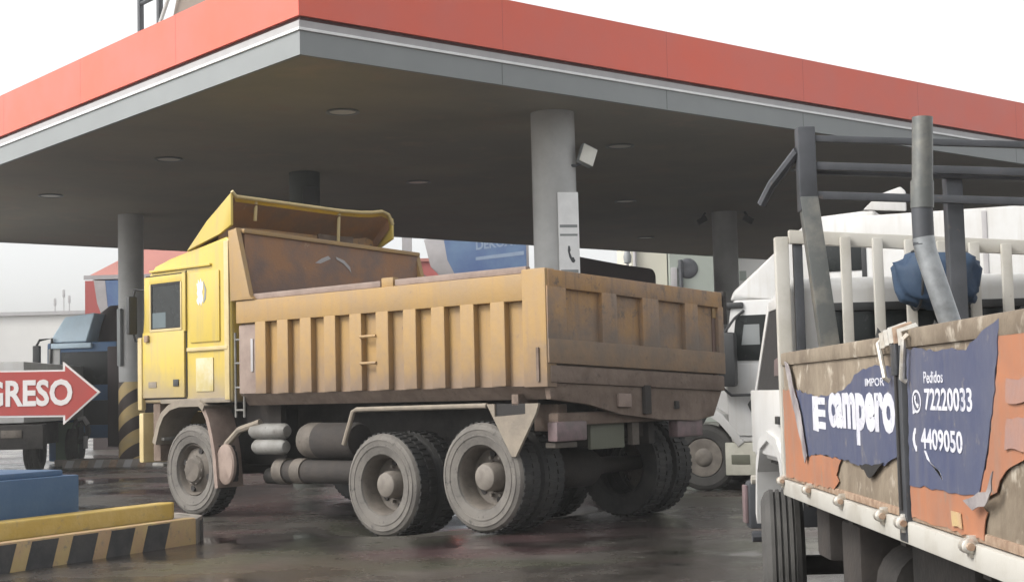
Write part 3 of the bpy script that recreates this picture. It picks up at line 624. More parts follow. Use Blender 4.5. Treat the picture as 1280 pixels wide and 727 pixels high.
bF = wavy('banner_blue', [(6.574, 1.291), (6.189, 1.263), (5.937, 1.263), (5.613, 1.284), (5.461, 1.31), (5.394, 1.341), (5.235, 1.361), (5.017, 1.368), (4.883, 1.365), (4.795, 1.342), (4.795, 1.068), (4.975, 1.029), (5.151, 1.011), (5.337, 1.012), (5.663, 1.022), (6.135, 1.018), (6.36, 1.003)], 'bblue', pf, -.010)
wavy('banner_flap', [(6.792, 1.421), (6.701, 1.408), (6.426, 1.169), (6.321, 1.005), (6.366, .972), (6.472, 1.084), (6.642, 1.253)], 'bback', pf, -.022)
wavy('torn_edge', [(5.337, 1.016), (5.151, 1.02), (4.975, 1.04), (5.097, 1.0), (5.192, .975)], 'hole', pf, -.016)
wavy('banner_orange', [(3.704, 1.467), (3.4, 1.45), (2.9, 1.46), (2.3, 1.45), (2.3, 1.16), (2.9, 1.18), (3.3, 1.13), (3.541, 1.118), (3.601, 1.105), (3.712, 1.078), (3.766, 1.05), (3.797, 1.018), (3.892, .997), (3.946, 1.002), (3.863, 1.099), (3.789, 1.24), (3.73, 1.376)], 'borange', pr, -.008)
bR = wavy('banner_blue', [(4.62, 1.413), (4.444, 1.409), (4.314, 1.395), (4.164, 1.398), (3.994, 1.389), (3.954, 1.408), (3.893, 1.418), (3.787, 1.446), (3.702, 1.462), (3.729, 1.375), (3.788, 1.239), (3.869, 1.099), (3.909, 1.042), (3.947, .995), (4.311, .991), (4.655, .984)], 'bblue', pr, -.011)
wavy('banner_orange', [(4.655, .984), (4.311, .993), (3.947, .997), (3.991, .981), (3.884, .96), (3.918, .915), (3.925, .882), (4.655, .882)], 'borange', pr, -.008)
wavy('banner_flap', [(3.991, .985), (3.863, 1.015), (3.797, 1.02), (3.713, 1.078), (3.744, 1.027), (3.835, .98), (3.937, .962)], 'bback', pr, -.03, amp=.02)
wavy('faded_patch', [(3.66, 1.31), (3.35, 1.31), (3.35, 1.255), (3.67, 1.25)], 'bfaded', pr, -.0145)
wavy('faded_patch', [(3.67, 1.21), (3.35, 1.23), (3.35, 1.13), (3.5, 1.135), (3.7, 1.13)], 'bfaded', pr, -.0145)
wavy('sticker', [(4.20, .940), (4.11, .940), (4.10, .897), (4.19, .897)], 'ktan', pr, -.014)
XT = -.0123
def ft(name, body, ya, yb, za, zb, par, bold=.0):
    L = lettering(name, body, ya - yb, zb - za, 'print', par, frame(Vector((XT, ya, za)), (0, -1, 0), (0, 0, 1)), bold, depth=.0004); return L
ft('lettering', 'campero', 5.87, 4.80, 1.085, 1.277, pf, .05)
ft('lettering', 'IMPOR', 5.21, 4.93, 1.298, 1.326, pf, .01)
XT = -.0133
ft('lettering', 'Pedidos', 4.43, 4.225, 1.303, 1.338, pr, .01)
ft('lettering', '72220033', 4.43, 3.955, 1.222, 1.288, pr, .022)
ft('lettering', '4409050', 4.49, 4.06, 1.105, 1.168, pr, .022)
lg = NB()
def flat(bm, pts, x=-.0121): prism(bm, [(x, y, z) for y, z in pts], (-.0006, 0, 0))
flat(lg, [(6.20, 1.262), (6.08, 1.262), (6.08, 1.115), (6.20, 1.12)])
for z in (1.24, 1.19, 1.14): flat(lg, [(6.08, z + .018), (5.935, z + .016), (5.935, z - .012), (6.08, z - .012)])
ob('logo', lg, 'print', pf)
ic = NB()
for k in range(20):
    a, b_ = 2 * PI * k / 20, 2 * PI * (k + 1) / 20
    flat(ic, [(4.523 - .052 * math.cos(a), 1.248 + .036 * math.sin(a)), (4.523 - .052 * math.cos(b_), 1.248 + .036 * math.sin(b_)), (4.523 - .041 * math.cos(b_), 1.248 + .028 * math.sin(b_)), (4.523 - .041 * math.cos(a), 1.248 + .028 * math.sin(a))], -.0131)
flat(ic, [(4.572, 1.235), (4.572, 1.208), (4.535, 1.214)], -.0131)
hsx = [(-.024, .022), (-.01, .024), (-.006, .01), (-.012, .004), (.004, -.012), (.014, -.006), (.024, -.014), (.02, -.024), (.006, -.026), (-.016, -.008), (-.026, .01)]
flat(ic, [(4.523 - y, 1.248 + z * .8) for y, z in hsx], -.0131)
ob('messaging_icon', ic, 'print', pr)
ph = NB(); flat(ph, [(4.56, 1.166), (4.545, 1.166), (4.545, 1.15), (4.555, 1.146), (4.56, 1.13), (4.553, 1.114), (4.54, 1.11), (4.54, 1.094), (4.555, 1.094), (4.578, 1.112), (4.588, 1.13), (4.578, 1.15)], -.0131); ob('phone_icon', ph, 'print', pr)
cr = NB(); flat(cr, [(4.46, 1.10), (4.44, 1.10), (4.40, 1.07), (4.33, 1.045), (4.27, 1.02), (4.30, 1.045), (4.37, 1.06), (4.43, 1.075)], -.0131); ob('white_scratch', cr, 'print', pr)
# centre post with its latches
post = FB('side_post', (-.02, .05, 4.675, 4.775, .80, 1.455), 'gsteel', None, .006)
ob('post_groove', bx(NB(), -.026, -.02, 4.715, 4.735, .90, 1.40), 'hole', post)
for (ya, za, yb, zb) in ((4.90, 1.438, 4.815, 1.322), (4.565, 1.443, 4.60, 1.318)):
    lt = NB(); tube(lt, [(-.02, ya, za + .012), (-.034, ya, za), (-.036, yb, zb), (-.022, yb, zb - .008)], .009, 8); ob('latch_rod', lt, 'chrome', post)
for y, z in ((4.84, 1.452), (4.78, 1.458), (4.72, 1.464), (4.66, 1.462), (4.60, 1.455)):
    ob('latch_knuckle', tube(NB(), [(-.03, y, z - .03), (-.035, y + .005, z + .012), (.02, y + .01, z + .028)], .012, 8), 'chrome' if y != 4.66 else 'rust', post)
ob('latch_plate', bx(NB(), -.03, -.02, 4.69, 4.76, 1.33, 1.44, .003), 'gsteel', post)
# bed, sill rail and hinges
bed = FB('bed_deck', (.035, BW - .03, YE, 6.93, .83, .87), 'bare')
sill = FB('sill_rail', (-.018, .08, YE, 6.97, .795, .868), 'wpaintd', None, .008)
for y in (6.95, 6.305, 5.655, 4.99, 4.71, 4.0, 3.4, 2.7):
    hg = NB(); lathe(hg, [(0, -.022), (.015, -.022), (.021, -.018), (.021, .018), (.015, .022), (0, .022)], (-.03, y, .862), 'Y', 14); bx(hg, -.03, .0, y - .012, y + .012, .83, .89, .004)
    h = ob('hinge', hg, 'chrome', sill); ob('hinge_pin', tube(NB(), [(-.03, y - .036, .862), (-.03, y + .036, .862)], .011, 8), 'rust', h)
FB('drop_side', (BW - .035, BW, YE, 6.95, .885, 1.455), 'bare'); FB('tail_board', (0, BW, YE - .04, YE - .003, .885, 1.455), 'bare')
FB('headboard', (.035, BW - .04, 6.9, 6.94, .875, 1.30), 'gsteel')
# white headboard fence
fn = NB(); bx(fn, -.015, .05, 6.955, 7.01, .87, 2.02, .008)
fence = ob('cab_guard', fn, 'wpaintd', fl)
r_ = NB(); prism(r_, [(.05, 6.94, 1.985), (BW, 6.94, 1.86), (BW, 6.94, 1.93), (.05, 6.94, 2.05)], (0, .04, 0), .006); ob('guard_rail', r_, 'wpaintd', fence)
for i in range(11):
    x = .31 + i * .152 - .0
    if x > BW - .1: break
    ob('guard_bar', bx(NB(), x - .024, x + .024, 6.905, 6.935, 1.30, 2.03 - .07 * x, .006), 'wpaintd', fence)
ob('corner_slat', bx(NB(), .07, .115, 6.955, 6.99, 1.3, 1.99, .006), 'gsteel', fence)
# grey frame over the bed
gf = NB(); bx(gf, -.045, .03, 6.12, 6.2, 2.04, 2.40, .008); 
gfo = ob('load_frame', gf, 'gsteel', fl)
ob('leaning_post', prism(NB(), [(-.045, 6.11, 2.1), (.03, 6.11, 2.1), (.125, 6.11, 1.2), (.045, 6.11, 1.2)], (0, .07, 0), .006), 'pipedark', gfo)
for z, h, y in ((2.335, .028, 6.13), (2.215, .034, 6.13), (2.205, .024, 6.19), (2.09, .034, 6.13)):
    g_ = NB(); prism(g_, [(.03, y, z), (BW, y, z - .1), (BW, y, z - .1 + h), (.03, y, z + h)], (0, .03, 0), .004); ob('frame_bar', g_, 'gsteel', gfo)
ob('frame_post', bx(NB(), .595, .665, 6.2, 6.27, .87, 2.18, .006), 'gsteel', gfo)
ob('frame_strut', tube(NB(), [(-.04, 6.16, 2.30), (-.13, 6.3, 2.18), (-.17, 6.35, 2.10)], .022, 8), 'gsteel', gfo)
# steel pipe standing in the bed
pp = thing('steel_pipe', 'tall bent steel pipe standing in the flatbed behind the banner side', 'pipe', fl.matrix_basis @ Vector((.075, 4.52, .87)), YF)
ob('upper_pipe', tube(NB(), [(-.032, 0, 1.26), (-.038, 0, 1.12), (-.045, 0, .98)], [.032, .0325, .032], 16), 'pipedark', pp)
ob('pipe_sleeve', tube(NB(), [(-.045, 0, .975), (-.042, 0, 1.06)], .036, 16), 'pipedark', pp)
ob('middle_pipe', tube(NB(), [(-.045, 0, .86), (-.046, 0, .985)], .033, 16), 'gsteel', pp)
ob('lower_pipe', tube(NB(), [(-.046, 0, .885), (-.04, 0, .84), (.03, 0, .60), (.2, 0, .0)], .034, 16), 'pipelight', pp)
# cab seen from behind
cabf = NB(); prism(cabf, [(.05, 7.03, .92), (.05, 8.28, .92), (.05, 8.30, 1.15), (.05, 8.02, 1.31), (.05, 7.50, 1.74), (.05, 7.42, 1.80), (.05, 7.08, 1.83), (.05, 7.03, 1.78)], (BW - .1, 0, 0), .025, 3)
fcab = ob('cab', cabf, 'wpaint', fl)
dd = NB(); bx(dd, .028, .05, 7.09, 8.2, .95, 1.29, .008); bx(dd, .03, .05, 7.09, 7.15, 1.29, 1.73, .006); prism(dd, [(.03, 8.06, 1.29), (.03, 7.99, 1.29), (.03, 7.47, 1.72), (.03, 7.53, 1.73)], (.02, 0, 0), .005); bx(dd, .03, .05, 7.09, 7.5, 1.69, 1.74, .006)
fdr = ob('door', dd, 'wpaint', fl)
ob('window_pane', prism(NB(), [(.036, 7.14, 1.28), (.036, 8.0, 1.28), (.036, 7.49, 1.70), (.036, 7.14, 1.70)], (.012, 0, 0)), 'hole', fdr)
ob('lamp_reflection', prism(NB(), [(.033, 7.2, 1.36), (.033, 7.42, 1.36), (.033, 7.4, 1.44), (.033, 7.2, 1.46)], (.004, 0, 0)), 'tlamp', fdr)  # tail light reflection painted as a reddish sheet on the pane
ob('door_handle', bx(NB(), .008, .028, 7.2, 7.3, 1.12, 1.16, .005), 'black', fdr)
ob('rear_window', bx(NB(), .24, 1.15, 7.012, 7.028, 1.38, 1.66, .006), 'glass', fcab)
wfm = NB(); bx(wfm, .2, 1.19, 7.0, 7.026, 1.66, 1.70, .006); bx(wfm, .2, .24, 7.0, 7.026, 1.34, 1.66, .006); bx(wfm, 1.15, 1.19, 7.0, 7.026, 1.34, 1.66, .006); ob('window_seal', wfm, 'black', fcab)
fa = NB()
path = [(.0 + 7.15, .86), (7.2, .98), (7.33, 1.05), (7.6, 1.08), (7.85, 1.03), (7.98, .9), (8.05, .62)]
for (y0, z0), (y1, z1) in zip(path, path[1:]): prism(fa, [(.01, y0, z0), (.01, y1, z1), (.01, y1 - (y1 - 7.6) * .1, z1 - .05), (.01, y0 - (y0 - 7.6) * .1, z0 - .05)], (.25, 0, 0))
ob('wheel_arch', fa, 'wpaint', fl)
ob('arch_liner', bx(NB(), .08, .3, 7.12, 8.1, .9, 1.0), 'hole', fl)
ob('front_bumper', bx(NB(), .0, BW - .1, 8.22, 8.36, .52, .78, .02), 'gsteel', fl)
ob('marker_light', bx(NB(), -.02, .0, 8.24, 8.34, .55, .76, .006), 'tlamp', fl)
ob('step_peg', tube(NB(), [(.0, 8.1, .80), (.06, 8.1, .80)], .025, 8), 'wpaintd', fl); ob('tow_eye', tube(NB(), [(-.02, 8.0, .50), (.05, 8.0, .50)], .03, 8), 'gsteel', fl)
def small_wheel(parent, x, y, r, sgn, wdt=.2):
    b = NB(); lathe(b, [(r * .58, .03), (r * .54, .05), (r * .4, .08), (r * .25, .05), (0, .04)], (0, 0, 0), 'X', 28)
    for v in b.verts: v.co.x *= sgn
    rim = ob('wheel', b, 'rim', parent); rim.location = (x, y, r)
    t = NB(); pr_ = [(r * .57, .05), (r * .62, .01), (r * .85, 0), (r * .96, .02), (r, .045)]; n = 4
    for i in range(n):
        u = .045 + (wdt - .09) * i / n; v_ = .045 + (wdt - .09) * (i + 1) / n
        pr_ += [(r, u + .003), (r, v_ - .012), (r * .965, v_ - .009), (r * .965, v_ - .002)]
    pr_ += [(r, wdt - .045), (r * .96, wdt - .02), (r * .85, wdt), (r * .6, wdt - .02)]
    lathe(t, pr_, (0, 0, 0), 'X', 44)
    for v in t.verts: v.co.x *= sgn
    ob('tyre', t, 'tyregrey', rim, ang=25); return rim
X['tyregrey'] = mat('worn_grey_tyre', (0.062, 0.0589, 0.0546), .8, c2=(0.0372, 0.0353, 0.0329), sc=5, bump=.3)
small_wheel(fl, -.03, 7.6, .39, 1, .21).rotation_euler.z = -.15; small_wheel(fl, BW + .03, 7.6, .39, -1, .19).rotation_euler.z = -.15
for y in (3.2,): small_wheel(fl, .02, y, .39, 1, .22); small_wheel(fl, .28, y, .39, 1, .22); small_wheel(fl, BW - .02, y, .39, -1, .22)
for x in (.5, 1.2): FB('chassis_rail', (x, x + .08, YE, 8.1, .60, .76), 'under')
for y in (6.6, 5.7, 4.9, 4.0, 3.2, 2.4): FB('crossmember', (.03, BW - .05, y, y + .07, .765, .83), 'under')
FB('air_filter_box', (.12, .5, 6.62, 6.9, .52, .80), 'underbrown', None, .02); FB('battery_box', (.14, .32, 6.1, 6.45, .36, .72), 'underbrown', None, .02)
FB('step_plate', (.10, .45, 6.0, 6.3, .30, .33), 'rust', None, .006); FB('tool_box', (.25, .7, 4.9, 5.7, .33, .74), 'under', None, .02)
ob('fuel_tank', lathe(NB(), [(0, 5.75), (.15, 5.77), (.17, 5.82), (.17, 6.0), (0, 6.02)], (.35, 0, .5), 'Y', 20), 'under', fl)
ob('exhaust', tube(NB(), [(.3, 6.9, .38), (.28, 6.4, .36), (.22, 6.05, .36)], .035, 10), 'rim', fl)
ob('axle', tube(NB(), [(.1, 3.2, .39), (1.6, 3.2, .39)], .06, 10), 'under', fl); ob('axle', tube(NB(), [(.1, 7.6, .39), (1.6, 7.6, .39)], .05, 10), 'under', fl)
# loads on the flatbed
bd = thing('blue_bundle', 'bundle wrapped in dark blue plastic tied to the white cab guard behind the pipe', 'bundle', fl.matrix_basis @ Vector((.69, 6.76, 1.64)), YF)
bb = NB(); bmesh.ops.create_icosphere(bb, subdivisions=4, radius=1)
for v in bb.verts:
    n_ = v.co.copy(); k = 1 + .05 * math.sin(n_.x * 7 + n_.z * 5) + .04 * math.sin(n_.y * 11 - n_.z * 8) + .022 * math.sin(n_.x * 23 + n_.z * 9) + .02 * math.sin(n_.x * 13 - n_.z * 27)
    v.co = Vector((math.copysign(abs(n_.x) ** .7, n_.x) * .195 * k, n_.y * .135 * k, .14 + math.copysign(abs(n_.z) ** .6, n_.z) * .13 * k))
ob('wrapping', bb, 'bluewrap', bd, ang=80)
for x in (-.1, .08): ob('tie_cord', tube(NB(), [(x, .14 * math.cos(a), .14 + .138 * math.sin(a)) for a in [2 * PI * i / 18 for i in range(19)]], .006, 6), 'black', bd)
bt = thing('black_sheet', 'crumpled black sheet standing in peaks just behind the front drop side of the flatbed', 'sheet', fl.matrix_basis @ Vector((.1, 5.7, .87)), YF)
for i, (x0, y0, pk) in enumerate(((.03, .1, .66), (.16, -.25, .67))):
    prs = NB(); v0 = [prs.verts.new(p) for p in ((x0, y0 - .3, 0), (x0 + .5, y0 - .1, 0), (x0 + .4, y0 + .4, 0), (x0 - .05, y0 + .3, 0))]; tp = prs.verts.new((x0 + .05, y0, pk))
    for k in range(4): prs.faces.new((v0[k], v0[(k + 1) % 4], tp))
    prs.faces.new(v0[::-1]); ob('fold', prs, 'blacktarp', bt)

# ------------------------------------------------------------------ white bonneted lorry behind (local x into the picture, y forward, flank x = 0)
wt = thing('white_truck', 'white bonneted box truck with a sloping roof deflector parked behind the flatbed', 'truck', (2.414, 18.961, 0), 1.19)
def WP(name, pts, d, m, parent=None, x=0, bev=.02, seg=2): return ob(name, prism(NB(), [(x, y, z) for y, z in pts], (d, 0, 0), bev, seg), m, parent or wt)
WW = 2.2
hood = WP('bonnet', [(-.3, .75), (-.3, 1.5), (.3, 1.36), (1.0, 1.28), (1.15, 1.1), (1.15, .7), (.52, .7), (.45, .95), (.2, 1.08), (-.1, 1.05)], WW - .5, 'wpaint', x=.25, bev=.04)
fnd = NB()
arc = [(-.55, .62), (-.42, .80), (-.28, .98), (-.12, 1.09), (.06, 1.12), (.22, 1.08), (.36, .98), (.46, .82)]
prism(fnd, [(-.03, y, z) for y, z in arc] + [(-.03, y * .86 - .0, z * .9 - .0) for y, z in arc[::-1]], (.42, 0, 0), .012)
ob('fender', fnd, 'wpaint', wt)
cabw = WP('cab', [(-.38, .62), (-.30, 1.55), (-.42, 2.32), (-.47, 2.44), (-1.5, 2.44), (-1.5, .62)], WW, 'wpaint', bev=.04)
dw = NB(); bx(dw, -.02, 0, -1.35, -.36, .70, 1.62, .01); 
drw = ob('door', dw, 'wpaint', wt)
ob('window_pane', prism(NB(), [(-.012, -.42, 1.66), (-.012, -.50, 2.24), (-.012, -1.3, 2.24), (-.012, -1.3, 1.66)], (.013, 0, 0)), 'glass', drw)
ob('quarter_view', prism(NB(), [(-.0135, -.56, 1.86), (-.0135, -.60, 2.12), (-.0135, -.80, 2.12), (-.0135, -.80, 1.86)], (.002, 0, 0)), 'fasciagrey', drw)
ob('roof_visor', bx(NB(), -.05, WW + .05, -.60, -.30, 2.335, 2.41, .02), 'black', cabw)
ob('side_skirt', bx(NB(), -.015, .3, -1.5, -.30, .20, .615, .01), 'cream', wt); ob('skirt_vent', bx(NB(), -.022, -.015, -.62, -.38, .34, .46, .004), 'olive', wt)
mrw = ob('door_mirror', bx(NB(), -.32, -.14, -.54, -.20, 1.33, 2.02, .05), 'black', wt)
ob('mirror_arm', tube(NB(), [(-.24, -.34, 1.33), (-.2, -.45, 1.22), (-.05, -.75, 1.22)], .018, 8), 'black', mrw); ob('mirror_arm', tube(NB(), [(-.22, -.36, 1.98), (-.1, -.5, 2.2), (0, -.6, 2.3)], .018, 8), 'black', mrw)
ob('black_air_intake', prism(NB(), [(-.06, -.62, 1.1), (-.06, -.75, 1.28), (-.06, -.95, 1.2), (-.06, -.95, .7), (-.06, -.78, .72)], (.06, 0, 0), .01), 'black', wt)
dfw = NB(); prism(dfw, [(.05, y, z) for y, z in ((-.40, 2.43), (-.46, 2.56), (-1.29, 3.26), (-1.52, 3.45), (-2.3, 3.50), (-2.3, 2.44), (-1.0, 2.44))], (WW - .1, 0, 0), .05, 3)
ob('roof_deflector', dfw, 'wpaint', wt)
ob('roof_fin', prism(NB(), [(.04, -2.15, 3.50), (.04, -2.35, 3.68), (.04, -2.62, 3.76), (.04, -2.68, 3.70), (.04, -2.68, 3.45)], (.06, 0, 0), .02), 'wpaint', wt)
bxw = ob('cargo_box', bx(NB(), -.02, WW + .05, -6.2, -1.53, .95, 3.42, .03), 'wpaint', wt)
ob('side_window', bx(NB(), -.032, -.02, -2.12, -1.62, 2.74, 3.13, .01), 'glass', bxw); ob('window_seal', bx(NB(), -.03, -.02, -2.18, -2.12, 2.6, 3.15, .004), 'black', bxw)
ob('rack_shadow', bx(NB(), -.03, -.02, -6.1, -1.56, 2.40, 2.56, .004), 'black', bxw)  # roof rack's shadow painted as a black strip along the side
for y in (-2.95, -3.6, -4.6, -5.4): ob('panel_post', bx(NB(), -.032, -.02, y - .03, y + .03, 1.0, 3.38, .004), 'lip', bxw)
ob('chassis_rail', bx(NB(), .6, 1.6, -6.1, 1.0, .5, .75), 'under', wt); ob('front_bumper', bx(NB(), .1, WW - .1, 1.1, 1.25, .4, .75, .03), 'gsteel', wt)
for y in (0, -4.8):
    for sx, sg in ((.02, 1), (WW - .02, -1)):
        rm_ = small_wheel(wt, sx, y, .425, sg, .26)
        if sg == 1: ob('hub', lathe(NB(), [(.25, .04), (.245, .015), (.2, .012), (.12, .02), (.10, .0), (.06, -.015), (0, -.015)], (0, 0, 0), 'X', 28), 'hub', rm_)
wnuts = None

# ------------------------------------------------------------------ near island with kerb, bar, plinth and sign
kd = Vector((1.06, 2.06, 0)).normalized(); kn = Vector((kd.y, -kd.x, 0)); ka = math.atan2(kd.y, kd.x)
isl = ob('traffic_island', prism(NB(), [(-3.2, .02, 0), (2.25, .02, 0), (2.62, .22, 0), (2.8, .6, 0), (2.8, 3.4, 0), (-3.2, 3.4, 0)], (0, 0, .225), .02), 'concrete'); isl.location = (-4.09, 11.62, 0); isl.rotation_euler = (0, 0, ka); struct(isl)
kb = ob('kerb', bx(NB(), -3.2, 2.26, -.10, .015, -.02, .24, .02), 'ktan', isl)
for i in range(12):
    x = -3.02 + i * .455
    w_ = .29
    pts = [(x, -.104, .0), (x + w_, -.104, .0), (x + w_ + .075, -.104, .222), (x + .075, -.104, .222)]
    if pts[2][0] > 2.3: continue
    st = ob('kerb_stripe', prism(NB(), pts, (0, .004, 0)), 'kblack', isl)
ob('kerb_end', prism(NB(), [(2.265, -.10, -.02), (2.62, .12, -.02), (2.84, .6, -.02), (2.74, .62, -.02), (2.55, .2, -.02), (2.265, .0, -.02)], (0, 0, .25), .012), 'concrete', isl)
ob('kerb_stripe', prism(NB(), [(2.42, -.01, .0), (2.6, .105, .0), (2.6, .105, .2), (2.42, -.01, .2)], (.003, -.005, 0)), 'kblack', isl)
kl = lambda x, y, z: Vector((-4.09, 11.62, 0)) + kd * x + Vector((-kd.y, kd.x, 0)) * y + Vector((0, 0, z))
bar = thing('wheel_stop', 'long chipped yellow concrete bar lying on the striped island', 'wheel stop', kl(0, .09, .225), ka)
ob('bar', prism(NB(), [(-3.0, .0, .0), (2.15, .0, .0), (2.25, .06, .0), (2.2, .20, 0), (-3.0, .20, 0)], (0, 0, .155), .02, 3), 'kyellow', bar)
pl = thing('blue_plinth', 'dark blue painted concrete plinth on the island behind the yellow bar', 'plinth', kl(.35, .33, .225), ka)
ob('plinth_block', bx(NB(), -3.4, .86, .0, 1.5, .0, .47, .015), 'pblue', pl); ob('plinth_cap', bx(NB(), -3.4, .72, .05, 1.45, .47, .52, .015), 'pblue', pl)
sg = thing('entrance_sign', 'red arrow sign with white lettering INGRESO pointing right at the left edge', 'sign', (-4.75, 12.9, 0), 0)
sb = NB(); prism(sb, [(-.28, 0, 1.215), (.765, 0, 1.20), (.765, 0, 1.13), (1.09, 0, 1.41), (.765, 0, 1.685), (.765, 0, 1.615), (-.28, 0, 1.625)], (0, .03, 0))
brd = ob('sign_board', sb, 'signwhite', sg)
sr = NB(); prism(sr, [(-.265, -.003, 1.23), (.785, -.003, 1.215), (.785, -.003, 1.165), (1.066, -.003, 1.41), (.785, -.003, 1.65), (.785, -.003, 1.60), (-.265, -.003, 1.61)], (0, .004, 0)); ob('red_face', sr, 'signred', brd)
lettering('lettering', 'INGRESO', 1.04, .235, 'signwhite', brd, frame(Vector((-.19, -.006, 1.298)), (1, 0, 0), (0, 0, 1)), .03)
ob('sign_post', tube(NB(), [(-.12, .06, .2), (-.12, .06, 1.62)], .035, 12), 'gsteel', sg)

# ------------------------------------------------------------------ things beyond the canopy, left
ri = ob('rear_island', bx(NB(), -1.35, 3.4, -.42, .42, -.02, .16, .02), 'concrete'); p = rot @ Vector((13.62, 28.9, 0)); ri.location = (p.x, p.y, 0); ri.rotation_euler = (0, 0, math.radians(-4)); struct(ri)
for i in range(15): ob('kerb_stripe', prism(NB(), [(-1.3 + i * .31, -.423, 0), (-1.14 + i * .31, -.423, 0), (-1.08 + i * .31, -.423, .15), (-1.24 + i * .31, -.423, .15)], (0, .004, 0)), 'rust' if i % 2 else 'lip', ri)
bl = thing('blue_lorry', 'blue cab lorry with a pale blue roof deflector behind the entrance sign', 'lorry', (-9.75, 33.0, 0), -.12)
cb_ = ob('cab', bx(NB(), -.85, .80, 0, 2.0, .55, 2.72, .06), 'navy', bl)
ob('windscreen', bx(NB(), -.5, .62, -.02, 0, 1.75, 2.5, .02), 'glass', cb_); ob('grille', bx(NB(), -.2, .6, -.02, 0, .85, 1.4, .02), 'black', cb_)
ob('corner_panel', bx(NB(), -.80, -.52, -.03, 0, 1.5, 2.58, .015), 'wpaint', cb_)
dpb = NB(); prism(dpb, [(-.80, -.02, 2.72), (.1, -.02, 2.72), (.28, .02, 3.38), (-.55, .3, 3.32)], (0, 1.2, 0), .05, 3); ob('roof_deflector', dpb, 'paleblue', bl)
ob('sun_visor', bx(NB(), -.7, .25, -.12, 0, 2.58, 2.70, .02), 'paleblue', cb_)
m_ = ob('door_mirror', bx(NB(), -1.10, -.93, -.2, -.1, 2.10, 2.66, .03), 'black', bl); ob('mirror_arm', tube(NB(), [(-1.02, -.15, 2.66), (-.95, -.15, 2.78), (-.70, -.05, 2.82), (-.74, -.05, 2.1)], .03, 8), 'black', m_)
ob('dome', lathe(NB(), [(.52, 2.7), (.5, 3.1), (.4, 3.42), (.2, 3.58), (0, 3.6)], (.45, 1.0, 0), 'Z', 20), 'tarp', bl)
ob('cargo_box', bx(NB(), -.3, 1.15, 2.1, 7.5, .6, 2.9, .03), 'tarp', bl); ob('front_bumper', bx(NB(), -.78, -.45, -.06, .2, .05, .9, .03), 'navy', bl)
ob('side_panel', bx(NB(), .62, .95, -.1, 2, .35, 2.6, .03), 'tarp', bl)
for x, sg_ in ((-.82, 1), (.85, -1)):
    for y in (1.0, 6.0): small_wheel(bl, x, y, .46, sg_, .25)
hr = thing('hose_reel', 'black hose loop with a pale nozzle hung at the pump island', 'hose', (-9.5, 32.1, 0), 0)
ob('hose', tube(NB(), [(.16 * math.sin(a) - .03, 0, .74 + .24 * math.cos(a)) for a in [2 * PI * i / 24 for i in range(25)]], .06, 8), 'black', hr)
ob('nozzle', tube(NB(), [(-.06, -.08, 1.0), (.06, -.08, 1.02), (.15, -.08, .88)], .05, 8), 'lip', hr); ob('stand', bx(NB(), -.06, .03, -.03, .03, 0, .9, .01), 'gsteel', hr); ob('nozzle', tube(NB(), [(.1, -.08, .62), (.1, -.08, .35)], .05, 8), 'lip', hr)
gb_ = thing('green_cabinet', 'low dull green cabinet beside the hose at the far island', 'cabinet', (-9.85, 32.2, 0), 0)
ob('cabinet_body', bx(NB(), -.22, .22, -.15, .25, .12, .92, .02), 'greenbox', gb_); ob('cabinet_base', bx(NB(), -.24, .24, -.17, .27, 0, .12, .01), 'concrete', gb_)
vn = thing('grey_lorry', 'pale grey lorry with a dark bumper half hidden by the entrance sign', 'lorry', (-10.4, 28, 0), .05)
ob('cargo_box', bx(NB(), -2.6, .92, .25, 5, .98, 2.17, .03), 'wpaint', vn); ob('rear_bumper', bx(NB(), -2.4, 1.35, .0, .3, .48, .95, .03), 'under', vn); ob('tail_light', bx(NB(), .55, .95, -.02, .0, .7, .85, .01), 'rim', vn)
ob('chassis_rail', bx(NB(), -1.6, .6, .3, 5, .5, .95), 'under', vn)
for y in (1.0, 4.2):
    small_wheel(vn, .78, y, .42, 1, .28); small_wheel(vn, -2.2, y, .42, 1, .28)
# shop with a red sheet roof and a banner
sh = thing('kiosk', 'kiosk with a faded red sloping roof beyond the hazard striped column', 'kiosk', (-9.0, 42, 0), 0)
ob('wall', bx(NB(), -3.2, 3.5, .3, 6, 0, 4.9), 'tarp', sh)
ob('roof', prism(NB(), [(-3.35, 0, 4.95), (4.0, 0, 4.95), (4.0, .8, 6.25), (-1.9, .8, 5.85)], (0, 6, .12)), 'redroof', sh); ob('roof_edge', bx(NB(), -3.35, 4.0, -.06, .0, 4.9, 5.02), 'lip', sh)
bn = thing('banner', 'red white and blue banner hung under the red roof beside the column', 'banner', (-9.0, 41.9, 0), 0)
ob('cloth', bx(NB(), -3.3, -1.6, 0, .02, 3.58, 4.86), 'sblue', bn)
ob('red_part', prism(NB(), [(-3.3, -.004, 3.58), (-2.72, -.004, 3.58), (-2.95, -.004, 4.2), (-3.05, -.004, 4.86), (-3.3, -.004, 4.86)], (0, .004, 0)), 'redwall', bn)
ob('white_swoosh', prism(NB(), [(-2.72, -.006, 3.58), (-2.4, -.006, 3.62), (-2.65, -.006, 4.1), (-2.72, -.006, 4.86), (-3.05, -.006, 4.86), (-2.95, -.006, 4.2)], (0, .005, 0)), 'lip', bn)
ob('pale_part', prism(NB(), [(-2.0, -.006, 3.7), (-1.6, -.006, 3.7), (-1.6, -.006, 4.86), (-2.1, -.006, 4.86)], (0, .005, 0)), 'sbluelight', bn)
fw = tag(box('warehouse', (-75, -22, 120, 140, 0, 8.75), 'palewall'), 'long pale warehouse far off at the left edge', 'warehouse')
ob('roof_edge', bx(NB(), -75.3, -21.7, 119.7, 140, 8.75, 9.05), 'lip', fw)
